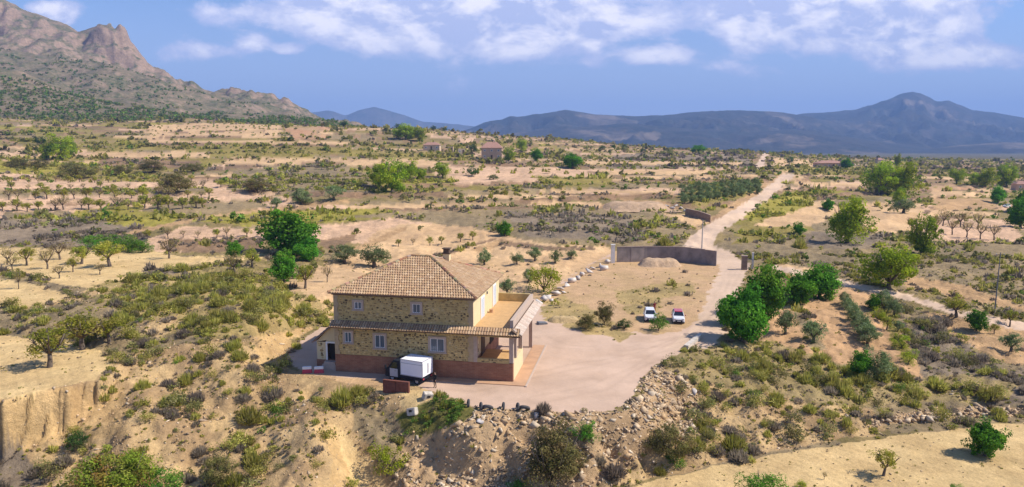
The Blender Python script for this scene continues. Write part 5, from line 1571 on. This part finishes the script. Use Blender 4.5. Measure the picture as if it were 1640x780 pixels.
for px, py in ((1498, 372), (1525, 376), (1548, 380), (1570, 383), (1592, 385), (1460, 372), (1510, 362), (1538, 364), (1566, 366)):
    plant('bare_almond_tree', px, py, 28, 'brown vase shaped almond in the pink field', group='brown almonds in the pink field', wide=.85)
for px, py, h, w, lb in ((1532, 294, 24, 1.1, 'yellowish pine standing apart at the open end'), (1578, 299, 30, 1.1, 'broad dark pine beside the tallest one'), (1612, 299, 38, .95, 'tallest dark pine'), (1560, 296, 20, 1.0, 'smallest pine filling the gap')):
    plant('pine_tree', px, py, h, lb + ' in the far tree belt', group='pines in the far tree belt', wide=w)
for px, py, h, w, lb in ((1598, 325, 26, .9, 'vivid small tree before the far tree belt'), (1634, 364, 44, .95, 'dark tree cut by the picture edge beside the pink field'), (1640, 340, 34, 1, 'green tree behind the far white car'), (1355, 271, 18, 1.1, 'round tree beside the long red brown house'), (1118, 245, 12, 2.0, 'low wide tree on the skyline before the mountains')):
    plant('carob_tree', px, py, h, lb, wide=w)
plant('pine_tree', 1436, 270, 24, 'tall thin pine rising behind the far clump', wide=.5)
plant('dark_bush', 1182, 242, 9, 'dark bush on the ridge beside the road crest', 'bush', wide=1.3)
plant('dark_bush', 1264, 262, 12, 'grey bush on the pale plot beside the road crest', 'bush', wide=1.1)
# middle and far
plant('pine_tree', 628, 306, 52, 'largest bright pine of the clump in the middle distance', wide=1.0)
plant('pine_tree', 607, 300, 38, 'dark pine at the shaded side of the middle clump', wide=1.0)
plant('pine_tree', 655, 288, 30, 'lower bright pine behind the middle clump', wide=1.0)
plant('pine_tree', 675, 287, 18, 'small pine trailing from the middle clump', wide=1.2)
plant('pine_tree', 709, 286, 26, 'round bright pine standing alone past the middle clump', wide=1.0)
plant('dark_bush', 756, 282, 16, 'small dark round tree on bare soil', wide=1.2)
plant('dark_bush', 790, 288, 10, 'low dark bush beside the dark round tree', 'bush', wide=1.6)
plant('carob_tree', 916, 269, 23, 'green tree at the end of the far farm track', wide=1.4)
plant('carob_tree', 860, 257, 18, 'green tree beside the pink farmhouse', wide=1.2)
plant('pine_tree', 836, 242, 20, 'dark pine behind the pink farmhouse', wide=1.0)
plant('pine_tree', 815, 258, 24, 'bright pine at the corner of the pink farmhouse', wide=.9)
plant('dark_bush', 757, 246, 16, 'dark tree between the cream outbuilding and pink farmhouse', wide=1.0)
for px, py, h in ((650, 224, 26), (672, 226, 22), (660, 222, 18), (636, 222, 16)):
    plant('pine_tree', px, py, h, 'dark pine on the ridge under the skyline', group='dark pines on the ridge under the skyline', wide=1.2)
for px, py, h in ((550, 203, 11), (618, 212, 9), (694, 209, 8), (712, 210, 7), (766, 215, 6), (638, 208, 10), (1000, 240, 9), (965, 240, 8), (1030, 246, 9)):
    plant('dark_bush', px, py, h, 'small dark tree breaking the skyline', group='small dark trees along the skyline', wide=1.2)
plant('pine_tree', 98, 257, 42, 'bright pine with the tallest crown below the mountain', wide=1.0)
plant('pine_tree', 74, 256, 26, 'smaller bright pine beside the tallest one', wide=.9)
plant('pine_tree', 112, 252, 30, 'bright pine half behind the tallest one', wide=.9)
plant('dark_bush', 66, 232, 14, 'dark bush on the terrace above the pines', 'bush', wide=1.4)
for q_, (px, py, h, w) in enumerate(((30, 272, 20, 2), (130, 285, 24, 2), (110, 278, 20, 1.5), (280, 308, 32, 1.8), (195, 281, 18, 1.7), (410, 306, 20, 2.2), (245, 276, 20, 2.2), (310, 275, 14, 2.2), (60, 272, 18, 1.8))):
    plant('tamarisk_bush', px, py, h, 'pale grey green bush ' + ('farthest along the yellow strip below the bright pines', 'under the smaller bright pine', 'just below the tallest bright pine', 'largest and palest among the orchard rows', 'alone beside the dark reddish bank', 'wide and flat at the end of the orchard rows', 'at the middle of the dark reddish bank', 'at the far end of the dark reddish bank', 'on the yellow strip nearest the bright pines')[q_], 'bush', 'pale bushes on the far orchard terraces', w)
# rows of almonds on the far plots
for r_, (x0, y0, x1, y1, n, h) in enumerate(((4, 339, 330, 333, 17, 24), (10, 320, 340, 316, 16, 20), (20, 305, 470, 300, 20, 15), (20, 292, 330, 291, 15, 12), (430, 325, 520, 315, 4, 14), (240, 382, 420, 380, 8, 18), (640, 396, 760, 386, 6, 16))):
    place = ('the lowest orchard row below the scrub bank', 'the second orchard row of the pale plot', 'the upper pale plot', 'the topmost pale plot under the pale bushes', 'the end of the pale track', 'the walled pink plot', 'the pink plot beyond the villa roof')[r_]
    for i in range(n):
        px = x0 + (x1 - x0) * i / (n - 1) + random.uniform(-5, 5); py = y0 + (y1 - y0) * i / (n - 1) + random.uniform(-1.5, 1.5)
        k = 'bare_almond_tree' if random.random() < .45 else 'almond_tree'
        plant(k, px, py, h * random.uniform(.65, 1.05), ('small almond tree in ' if k == 'almond_tree' else 'small leafless almond in ') + place, group='almonds in ' + place, wide=1.0)
# olive grove by the road, vines
for r_ in range(6):
    for i in range(10):
        t_ = i / 9
        px = 1096 + t_ * 118 + r_ * -1.5 + 4 * (r_ % 2); py = 326 - r_ * 4.5 - t_ * (15 - r_ * 1.2)
        if px < 1092 or py < 291: continue
        plant('olive_tree', px, py, 10 * random.uniform(.8, 1.2), 'grey green olive in the dense grove beside the dirt road', group='olives in the grove beside the dirt road', wide=1.2)
# near bushes with a shape of their own
plant('tamarisk_bush', 882, 778, 108, 'big feathery brown green bush at the foot of the rubble', 'bush', wide=1.0)
plant('autumn_bush', 190, 800, 100, 'large bush turning brown at the foot of the cliff', 'bush', wide=1.1)
plant('green_shrub', 265, 800, 58, 'vivid green shrub at the foot of the brown bush', 'bush', wide=1.1)
plant('green_shrub', 143, 800, 44, 'vivid green shrub on the far side of the brown bush', 'bush', wide=.8)
plant('dark_bush', 126, 716, 32, 'grey green round bush below the eroded cliff', 'bush', wide=1.2)
plant('green_shrub', 936, 708, 44, 'dense dark green bush near the top of the rubble', 'bush', wide=.85)
plant('tamarisk_bush', 1072, 734, 60, 'dark mixed bush on the rubble beside the straw field', 'bush', wide=1.2)
plant('green_shrub', 1078, 742, 24, 'small vivid shrub at the foot of the dark mixed bush', 'bush', wide=1.0)
plant('yellow_bush', 620, 762, 56, 'yellow green bush beside the sandy gully', 'bush', wide=.95)
plant('yellow_bush', 565, 785, 26, 'small yellow green bush at the foot of the gully', 'bush', wide=.7)
plant('green_shrub', 838, 792, 30, 'green shrub beside the big feathery bush', 'bush', wide=1.3)
plant('tamarisk_bush', 968, 520, 40, 'bare brown bush at the edge of the dirt lot', 'bush', wide=.8)
plant('tamarisk_bush', 940, 527, 26, 'lower brown bush at the edge of the dirt lot', 'bush', wide=1.4)
plant('dark_bush', 1000, 527, 16, 'dark low bush between the brown bush and the cars', 'bush', wide=1.7)
plant('tamarisk_bush', 350, 775, 55, 'olive green bush low on the rocky slope', 'bush', wide=1.0)

# ------------------------------------------------------------------ scrub
S_TUFT = [(.42, .38, .085), (.37, .35, .075), (.47, .41, .13), (.33, .33, .065)]
S_SCRUB = [(.24, .24, .075), (.28, .255, .09), (.20, .21, .07), (.30, .26, .12)]
S_DRY = [(.30, .24, .175), (.26, .21, .155), (.36, .29, .21), (.24, .20, .15)]
S_GREEN = [(.14, .24, .04), (.18, .27, .045), (.12, .19, .04)]
S_YEL = [(.34, .33, .05), (.30, .30, .06), (.36, .32, .09)]
SPAL = [S_TUFT, S_SCRUB, S_DRY, S_GREEN, S_YEL]
SNAME = ['grass_tuft', 'low_shrub', 'dry_shrub', 'leafy_shrub', 'yellow_shrub']


def tuft_arrays(seed, n, cols, wide=.055, tall=.62):
    r = np.random.default_rng(seed)
    a = r.uniform(0, 2 * math.pi, n); e = np.arcsin(r.uniform(.12, 1, n))
    d = np.stack([np.cos(a) * np.cos(e), np.sin(a) * np.cos(e), np.sin(e)], 1)
    root = np.stack([np.cos(a), np.sin(a), np.zeros(n)], 1) * r.uniform(0, .30, n)[:, None] + (0, 0, -.05)
    L = r.uniform(.75, 1.1, n)[:, None]
    tip = d * (.5, .5, tall) * L
    side = np.cross(d, r.normal(size=(n, 3))); side /= np.linalg.norm(side, axis=1)[:, None]
    w = wide * r.uniform(.7, 1.4, n)[:, None]
    mid = root + (tip - root) * .6
    V = np.stack([mid - side * w, tip, mid + side * w, root], 1).reshape(-1, 3)
    F = np.arange(4 * n).reshape(-1, 4)
    base = np.array(cols)[r.integers(0, len(cols), n)] * r.uniform(.75, 1.2, n)[:, None]
    return V, F, np.repeat(base, 4, axis=0)


def shrub_arrays(kind, seed, n):
    cols = SPAL[kind]
    if kind in (0, 4) and seed % 2:
        # rounder cushion bushes among the tussocks
        k = max(3, n // 11)
        return leaf_cloud(clump_centres(k, .36, .36, .24, .24, .19, seed, .3, -.4), max(3, n // k), 1.0, .068 * math.sqrt(100 / n), cols, seed, .9)
    if kind in (0, 4): return tuft_arrays(seed, n, cols, .047 * math.sqrt(90 / n) ** 1.2)
    if kind == 2: return tuft_arrays(seed, n, cols, .045 * math.sqrt(90 / n) ** 1.1, .55)
    k = max(3, n // 12)
    cl = clump_centres(k, .36, .36, .26, .27, .20, seed, .3, -.5)
    return leaf_cloud(cl, max(3, n // k), 1.0, .075 * math.sqrt(100 / n), cols, seed, .85)


LOD = {}
for kd in range(5):
    for lv, n in enumerate((120, 44, 18, 8)):
        LOD[kd, lv] = [shrub_arrays(kd, 900 + kd * 40 + lv * 10 + v, n) for v in range(5)]
# sample positions over the ground cells, by land cover
cellA = np.zeros_like(GX)
cellA[:-1, :-1] = np.abs((us[1:] - us[:-1])[None, :] * ys[:-1, None] * (ys[1:] - ys[:-1])[:, None])
cellA = cellA.ravel()
dens_c = np.array([CLS[c][2] for c in CN])[cls]
clump = np.clip(.5 + 1.5 * fbm(fx / 4.5, fy / 4.5, 3, 301) * (1 - near_w) + 2.0 * fbm(fx / 26, fy / 14, 3, 303) * near_w - .2 * near_w, 0.02, 3.0)
lodf = np.select([fy < 170, fy < 330, fy < 620], [1.0, .42, .13], .035)
dens_c = dens_c * np.where(fy < 130, 1.55, 1.15)
inview = (fy > 46) & (fy < 1250) & (px_ > -140) & (px_ < 1780) & (py_ < 840)
expct = cellA * dens_c * clump * lodf * inview
cum = np.cumsum(expct); N_S = int(min(cum[-1], 38000))
idx = np.searchsorted(cum, rng.uniform(0, cum[-1], N_S))
jx = fx[idx] + rng.normal(0, .35, N_S) * np.maximum(1, fy[idx] / 200); jy = fy[idx] + rng.normal(0, .5, N_S) * np.maximum(1, fy[idx] / 200)
jz = hz(jx, jy)
mixes = np.array([CLS[c][3] for c in CN], float)[cls[idx]]
kinds = (rng.uniform(size=N_S)[:, None] > np.cumsum(mixes, 1) / mixes.sum(1)[:, None]).sum(1).clip(0, 4)
size = np.exp(rng.normal(.32, .42, N_S)).clip(.45, 3.0) * np.select([jy < 170, jy < 330, jy < 620], [1.0, 1.45, 2.3], 3.6)
size *= np.where(kinds == 2, .85, 1.0) * np.where(cls[idx] == CI['vine'], .5, 1) * np.where(cls[idx] == CI['pale'], .5, 1)
# keep them off the buildings and tracks
lx = (jx - HX) * math.cos(HROT) + (jy - HY) * math.sin(HROT); ly = -(jx - HX) * math.sin(HROT) + (jy - HY) * math.cos(HROT)
sqx, sqy = project(jx, jy, jz)
ok = ~((lx > -5) & (lx < 23.5) & (ly > -5.2) & (ly < 16)) & (jy > 47) & ~((sqx > 742) & (sqx < 856) & (sqy > 646) & (sqy < 680))
jx, jy, jz, kinds, size, icl = jx[ok], jy[ok], jz[ok], kinds[ok], size[ok], cls[idx][ok]
qx, qy = project(jx, jy, jz)
appar = size / jy * ((qx > 4) & (qx < 1636) & (qy < 776) & (qy > 250))
order = np.argsort(-appar)
N_IND = 290
ind, rest = order[:N_IND], order[N_IND:]
meshes = {}
for kd in range(5):
    meshes[kd] = [mesh_np('foliage', V, F, M['leaf'], False, Cc) for V, F, Cc in [shrub_arrays(kd, 1500 + kd * 20 + v, 420) for v in range(4)]]
ADJ = ['olive grass tuft', 'low olive green shrub', 'dry brown shrub', 'small leafy green shrub', 'yellow green shrub']


def zone(x, y, c):
    n = CN[c]
    if n == 'rubble': return 'on the stone rubble under the gravel yard'
    if n in ('hump',): return 'on the scrub hump beside the lean-to'
    if n == 'vine': return 'in the green creepers under the yard edge'
    if x > 1040 and y > 500: return 'in the belt above the straw field'
    if n == 'lotg' or n == 'lot': return 'on the dirt lot'
    if x < 560 and y > 530: return 'on the rocky slope below the lean-to'
    if x < 330: return 'at the scrubby edge of the near pale field'
    return 'in the rough ground round the yard'


for i in ind:
    kd = int(kinds[i])
    vi = random.randrange(4)
    cushion = kd == 0 and vi % 2 == 1
    o = link(bpy.data.objects.new('cushion_shrub' if cushion else SNAME[kd], meshes[kd][vi]))
    s = float(size[i])
    o.location = (jx[i], jy[i], jz[i] - .04 * s); o.rotation_euler = (0, 0, random.uniform(0, 6.28)); o.scale = (s, s * random.uniform(.85, 1.2), s * random.uniform(.8, 1.15))
    zn = zone(qx[i], qy[i], icl[i])
    sz = 'large ' if s > 2.1 else 'small ' if s < 1.45 else 'medium '
    if 'hump' in zn: zn += ' near its crest' if qy[i] < 475 else ' on its near flank' if qx[i] < 330 else ' towards the villa'
    elif 'belt' in zn: zn += ' under the orchard trees' if qy[i] < 585 else ' by the tumbled dry wall' if qx[i] > 1350 else ' near the yard corner'
    elif 'slope' in zn: zn += ' above the cliff' if qx[i] < 250 else ' beside the sandy gully' if qx[i] > 430 and qy[i] > 660 else ' under the barriers' if qx[i] > 430 else ' amid loose stones'
    tag(o, sz + ('olive cushion bush' if cushion else ADJ[kd]).replace('small ', '').replace('low ', '') + ' ' + zn, 'shrub', 'shrubs ' + zone(qx[i], qy[i], icl[i]))


def joined(name, sel_, lev, label=None):
    """many small plants as one mesh"""
    Vs, Fs, Cs, off = [], [], [], 0
    for kd in range(5):
        for v in range(5):
            m_ = sel_[(kinds[sel_] == kd) & (sel_ % 5 == v)]
            if not len(m_): continue
            V0, F0, C0 = LOD[kd, lev][v]
            n = len(m_); a = rng.uniform(0, 6.28, n)
            ca, sa = np.cos(a)[:, None], np.sin(a)[:, None]
            s = size[m_][:, None]
            X = (V0[None, :, 0] * ca - V0[None, :, 1] * sa) * s + jx[m_][:, None]
            Y = (V0[None, :, 0] * sa + V0[None, :, 1] * ca) * s + jy[m_][:, None]
            Z = V0[None, :, 2] * s * rng.uniform(.75, 1.15, (n, 1)) + jz[m_][:, None] - .03 * s
            Vs.append(np.stack([X, Y, Z], -1).reshape(-1, 3)); Fs.append((F0[None] + (np.arange(n) * len(V0))[:, None, None] + off).reshape(-1, F0.shape[1]))
            Cs.append((C0[None] * rng.uniform(.75, 1.25, (n, 1, 1))).reshape(-1, 3)); off += n * len(V0)
    o = link(bpy.data.objects.new(name, mesh_np(name, np.concatenate(Vs), np.concatenate(Fs), M['leaf'], False, np.concatenate(Cs))))
    return tag(o, kind='stuff')


ry_ = jy[rest]
for nm, m_, lv in (('scrub', ry_ < 105, 0), ('scrub', (ry_ >= 105) & (ry_ < 170), 1), ('scrub', (ry_ >= 170) & (ry_ < 420), 2), ('scrub', ry_ >= 420, 3)):
    if m_.any(): joined(nm, rest[m_], lv)
print('shrubs', len(jx), [int(((ry_ >= a) & (ry_ < b)).sum()) for a, b in ((0, 105), (105, 170), (170, 420), (420, 2000))])

# dry grass and seedlings between the bushes of the near slopes
g_d = np.zeros(len(CN))
for nm_, dv in (('slope', 2.6), ('hump', 2.6), ('scrub', 2.2), ('tuftr', 3.0), ('purple', 2.6), ('rubble', 1.2), ('cliff', .4), ('wild', 1.6), ('lotg', 1.6), ('pale', .7), ('vine', 2), ('lot', .3), ('soil', .3), ('orch', .3), ('orange', .2)): g_d[CI[nm_]] = dv
ex = cellA * g_d[cls] * (fy > 46) * (fy < 150) * (px_ > -60) * (px_ < 1700) * (py_ < 830) * np.clip(.5 + 1.3 * fbm(fx / 3, fy / 3, 3, 421), .03, 2) * np.where(fy > 100, .4, 1)
cum = np.cumsum(ex); n_g = int(min(cum[-1], 14500))
idx = np.searchsorted(cum, rng.uniform(0, cum[-1], n_g))
jx = fx[idx] + rng.normal(0, .2, n_g); jy = fy[idx] + rng.normal(0, .2, n_g); jz = hz(jx, jy)
lx = (jx - HX) * math.cos(HROT) + (jy - HY) * math.sin(HROT); ly = -(jx - HX) * math.sin(HROT) + (jy - HY) * math.cos(HROT)
kinds = rng.choice([0, 2, 4, 1], n_g, p=[.42, .38, .05, .15]); size = rng.uniform(.22, .65, n_g) * np.where(cls[idx] == CI['pale'], .55, 1)
joined('dry_grass', np.nonzero(~((lx > -5) & (lx < 23.5) & (ly > -5) & (ly < 16)))[0], 2)

# orchard rows on the terraces far off: dots of small trees, a few pixels each
step_ = 9.0
gx_, gy_ = np.meshgrid(np.arange(-620, 900, step_), np.arange(235, 1050, step_ * 1.25))
gx_ = gx_.ravel() + rng.normal(0, .8, gx_.size); gy_ = gy_.ravel() + rng.normal(0, .8, gy_.size)
jj = np.clip(np.searchsorted(ys, gy_) - 1, 0, nr - 1); ii_ = np.clip(np.searchsorted(us, gx_ / gy_) - 1, 0, nc - 1)
flat_i = jj * nc + ii_
c_ = cls[flat_i]
pq, qq = project(gx_, gy_, hz(gx_, gy_))
m_ = (np.isin(c_, [CI['soil'], CI['pinks'], CI['ograss']]) & ORCH[flat_i] | (np.isin(c_, [CI['pinks'], CI['soil'], CI['ograss']]) & (hsh[flat_i] < .7) & (qq < 262))) & (np.abs(pq - 820) < 860) & (rng.uniform(size=gx_.size) < .85)
jx, jy = gx_[m_], gy_[m_]; jz = hz(jx, jy) + .5
kinds = rng.choice([1, 3, 4], len(jx), p=[.45, .2, .35]); size = rng.uniform(2.4, 4.2, len(jx))
print('far orchard', len(jx))
joined('orchard_rows', np.arange(len(jx)), 2)

# woods on the foot of the mountain: one mass of small trees
nW = 7500
wpx = rng.uniform(-150, 640, nW); wY = np.where(rng.uniform(size=nW) < .62, rng.uniform(800, 1060, nW), rng.uniform(1150, 1560, nW))
pat = fbm(wpx / 60, wY / 90, 3, 401) + np.where(wY < 1100, .5, -.10) + .25 * (np.abs(wpx - 200) < 90) * (wY > 1100)
keepw = pat > 0
wpx, wY = wpx[keepw], wY[keepw]
wu = (wpx - 820) / FPX
wz = left_mountain(wpx, wu, wu * wY, wY)
jx, jy, jz = wu * wY, wY, wz
kinds = np.where(rng.uniform(size=len(jx)) < .6, 3, 1); size = rng.uniform(3.5, 8.5, len(jx)) * np.where(wY > 1100, 1.1, 1)
joined('mountain_woods', np.arange(len(jx)), 2)

# ------------------------------------------------------------------ rocks
R_COLS = [(.48, .345, .21), (.40, .285, .175), (.54, .40, .255), (.32, .23, .15), (.50, .335, .18), (.55, .44, .31)]


def rock_arrays(seed, sub=1, flat=.7):
    r = np.random.default_rng(seed)
    bm = bmesh.new()
    p = r.normal(size=(8 if sub == 1 else 12, 3)); p /= np.linalg.norm(p, axis=1)[:, None]
    p = p * r.uniform(.26, .60, (len(p), 1)) * r.uniform(.7, 1.3, 3) * (1, 1, flat)
    for q in p: bm.verts.new(q)
    h = bmesh.ops.convex_hull(bm, input=list(bm.verts))
    bmesh.ops.delete(bm, geom=[v for v in bm.verts if not v.link_faces], context='VERTS')
    bmesh.ops.triangulate(bm, faces=list(bm.faces)); bmesh.ops.recalc_face_normals(bm, faces=list(bm.faces))
    bm.verts.index_update()
    V = np.array([v.co[:] for v in bm.verts]); F = np.array([[v.index for v in f.verts] for f in bm.faces]); bm.free()
    return V, F


ROCK1 = [rock_arrays(600 + i, 1) for i in range(8)]
ROCK2 = [rock_arrays(650 + i, 2) for i in range(6)]
r_d = np.zeros(len(CN)); r_d[CI['rubble']] = 15.0; r_d[CI['slope']] = .9; r_d[CI['cliff']] = 1.0; r_d[CI['hump']] = .10; r_d[CI['tuftr']] = .2; r_d[CI['scrub']] = .10; r_d[CI['bank']] = .12
ex = cellA * r_d[cls] * (fy > 46) * (fy < 135) * (px_ > -80) * (px_ < 1720) * (py_ < 830) * np.clip(.7 + 1.0 * fbm(fx / 5, fy / 5, 3, 411), .15, 2)
cum = np.cumsum(ex); N_R = int(min(cum[-1], 14000))
idx = np.searchsorted(cum, rng.uniform(0, cum[-1], N_R))
jx = fx[idx] + rng.normal(0, .15, N_R); jy = fy[idx] + rng.normal(0, .15, N_R); jz = hz(jx, jy)
rc_ = cls[idx]
size = np.exp(rng.normal(-.95, .45, N_R)).clip(.15, 1.15) * np.where(rc_ == CI['rubble'], 1.1, .75)
qx, qy = project(jx, jy, jz)
lx = (jx - HX) * math.cos(HROT) + (jy - HY) * math.sin(HROT); ly = -(jx - HX) * math.sin(HROT) + (jy - HY) * math.cos(HROT)
okr = ~((lx > -4) & (lx < 23) & (ly > -4.5) & (ly < 16))
order = np.nonzero(okr)[0]; order = order[np.argsort(-(size / jy * ((qx > 5) & (qx < 1635) & (qy < 775)))[order])]
indr, restr = order[:130], order[130:]
rock_meshes = [[mesh_np('rock', V, F, M['stone'], False, np.tile(c, (len(V), 1))) for c in R_COLS] for V, F in ROCK2]
for i in indr:
    o = link(bpy.data.objects.new('boulder', random.choice(random.choice(rock_meshes))))
    s = float(size[i])
    o.location = (jx[i], jy[i], jz[i] + .02 * s); o.rotation_euler = (random.uniform(-.5, .5), random.uniform(-.5, .5), random.uniform(0, 6.28)); o.scale = (s, s, s)
    if CN[rc_[i]] == 'rubble':
        spot = 'under the green creepers' if qx[i] < 760 else 'beside the big feathery bush' if qx[i] < 930 else 'below the dense green bush' if qx[i] < 1010 else 'under the yard corner' if qy[i] < 650 else 'beside the dark mixed bush'
        lb = ('big ' if size[i] > .95 else 'mid sized ') + 'tan boulder in the rubble ' + spot
    elif qx[i] < 700: lb = 'tan boulder on the rocky slope below the villa'
    else: lb = 'tan boulder on the bank above the straw field'
    tag(o, lb, 'boulder', lb.replace('tan boulder', 'tan boulders').replace('big ', '').replace('mid sized ', ''))
Vs, Fs, Cs, off = [], [], [], 0
for v in range(8):
    m_ = restr[restr % 8 == v]; V0, F0 = ROCK1[v]; n = len(m_)
    a = rng.uniform(0, 6.28, n); b = rng.uniform(-.6, .6, n); ca, sa, cb, sb_ = np.cos(a)[:, None], np.sin(a)[:, None], np.cos(b)[:, None], np.sin(b)[:, None]
    x, y, z = V0[:, 0][None], V0[:, 1][None], V0[:, 2][None]
    x2, z2 = x * cb - z * sb_, x * sb_ + z * cb
    s = size[m_][:, None]
    Vs.append(np.stack([(x2 * ca - y * sa) * s + jx[m_][:, None], (x2 * sa + y * ca) * s + jy[m_][:, None], z2 * s + jz[m_][:, None] + .05 * s], -1).reshape(-1, 3))
    Fs.append((F0[None] + (np.arange(n) * len(V0))[:, None, None] + off).reshape(-1, 3)); off += n * len(V0)
    cc = np.array(R_COLS)[rng.integers(0, len(R_COLS), n)] * rng.uniform(.75, 1.2, (n, 1))
    Cs.append(np.repeat(cc, len(V0), axis=0))
o = link(bpy.data.objects.new('rubble', mesh_np('rubble', np.concatenate(Vs), np.concatenate(Fs), M['stone'], False, np.concatenate(Cs))))
tag(o, kind='stuff')
# small stones on the near ground
p_d = np.zeros(len(CN)); 
for nm_, dv in (('slope', 3.5), ('rubble', 8), ('cliff', 4), ('scrub', .8), ('tuftr', 1.0), ('hump', 1.0), ('orange', .5), ('pale', .15)): p_d[CI[nm_]] = dv
ex = cellA * p_d[cls] * (fy > 46) * (fy < 115) * (px_ > -60) * (px_ < 1700) * (py_ < 830) * np.clip(.4 + 1.5 * fbm(fx / 2.5, fy / 2.5, 3, 431), 0, 2)
cum = np.cumsum(ex); n_g = int(min(cum[-1], 11000)); idx = np.searchsorted(cum, rng.uniform(0, cum[-1], n_g))
qx_, qy_ = fx[idx] + rng.normal(0, .12, n_g), fy[idx] + rng.normal(0, .12, n_g)
Vs, Fs, Cs, off = [], [], [], 0
TET = [rock_arrays(690 + i, 1) for i in range(6)]
for v in range(6):
    sl = np.arange(n_g) % 6 == v; V0, F0 = TET[v]; n = int(sl.sum()); a = rng.uniform(0, 6.28, n); ca, sa = np.cos(a)[:, None], np.sin(a)[:, None]
    s = np.exp(rng.normal(-1.85, .4, n))[:, None].clip(.08, .45)
    x, y = qx_[sl], qy_[sl]
    Vs.append(np.stack([(V0[None, :, 0] * ca - V0[None, :, 1] * sa) * s + x[:, None], (V0[None, :, 0] * sa + V0[None, :, 1] * ca) * s + y[:, None], V0[None, :, 2] * s + hz(x, y)[:, None] + .02], -1).reshape(-1, 3))
    Fs.append((F0[None] + (np.arange(n) * len(V0))[:, None, None] + off).reshape(-1, 3)); off += n * len(V0)
    Cs.append(np.repeat(np.array(R_COLS)[rng.integers(0, len(R_COLS), n)] * rng.uniform(.8, 1.2, (n, 1)), len(V0), axis=0))
o = link(bpy.data.objects.new('pebbles', mesh_np('pebbles', np.concatenate(Vs), np.concatenate(Fs), M['stone'], False, np.concatenate(Cs))))
tag(o, kind='stuff')
# white boulders in a row between the tan plot and the dirt lot
M['whitestone'] = plain('white_limestone', (.55, .49, .44), .9, .25, 1.5, .4)
wm = [mesh_np('rock', V, F, M['whitestone']) for V, F in ROCK2]
for k_, (px, py, s) in enumerate([(861, 488, 1.3), (870, 483, 1.5), (879, 477, 1.7), (889, 473, 1.5), (896, 465, 1.6), (906, 459, 1.4), (915, 453, 1.5), (925, 448, 1.3), (934, 442, 1.3), (943, 437, 1.5), (950, 431, 1.3), (960, 428, 1.6), (966, 433, 1.7), (972, 422, 1.4), (885, 482, .9), (902, 470, .8)]):
    c = at(px, py); o = link(bpy.data.objects.new('boulder', wm[k_ % 6]))
    o.location = (c.x, c.y, c.z + .25 * s); o.rotation_euler = (random.uniform(-.4, .4), random.uniform(-.4, .4), random.uniform(0, 6.28)); o.scale = (s * 1.5, s * 1.2, s * 1.05); o.rotation_euler[2] = random.uniform(.6, 1.2)
    tag(o, 'white boulder in the row edging the dirt lot', 'boulder', 'white boulders in the row edging the dirt lot')
for px, py, sx_, sy_, lb in ((774, 670, 2.2, 1.3, 'big white rock on the rubble under the tyres'), (858, 666, 1.7, .8, 'narrow white rock at the yard edge under the last tyre'), (1110, 628, 1.5, 1.2, 'white rock among shrubs at the yard corner'), (738, 520, 0, 0, '')):
    if not sx_: continue
    c = at(px, py); o = link(bpy.data.objects.new('boulder', wm[random.randrange(6)])); o.location = c; o.scale = (sx_, sy_, 1.0); o.rotation_euler = (.3, 0, .2)
    tag(o, lb, 'boulder')
for px, py, s in ((1075, 334, 3.2), (1082, 330, 2.6), (1090, 333, 2.8), (1068, 330, 2.4), (1097, 338, 2.2)):
    c = at(px, py); o = link(bpy.data.objects.new('boulder', wm[random.randrange(6)])); o.location = c; o.scale = (s, s, s * .7); o.rotation_euler = (0, 0, random.uniform(0, 6))
    tag(o, 'white boulder dumped below the olive grove', 'boulder', 'white boulders dumped below the olive grove')
# stones of the dry wall along the straw field
for i in range(26):
    px = 1395 + i * 9.4; py = 679 - i * .75 + random.uniform(-3, 2)
    c = at(px, py); o = link(bpy.data.objects.new('wall_stone', random.choice(random.choice(rock_meshes))))
    s = random.uniform(.45, .85); o.location = (c.x, c.y, c.z + .15); o.scale = (s * 1.3, s, s); o.rotation_euler = (random.uniform(-.3, .3), random.uniform(-.3, .3), random.uniform(0, 6.28))
    tag(o, 'stone of the tumbled dry wall above the straw field', 'stone', 'stones of the tumbled dry wall above the straw field')
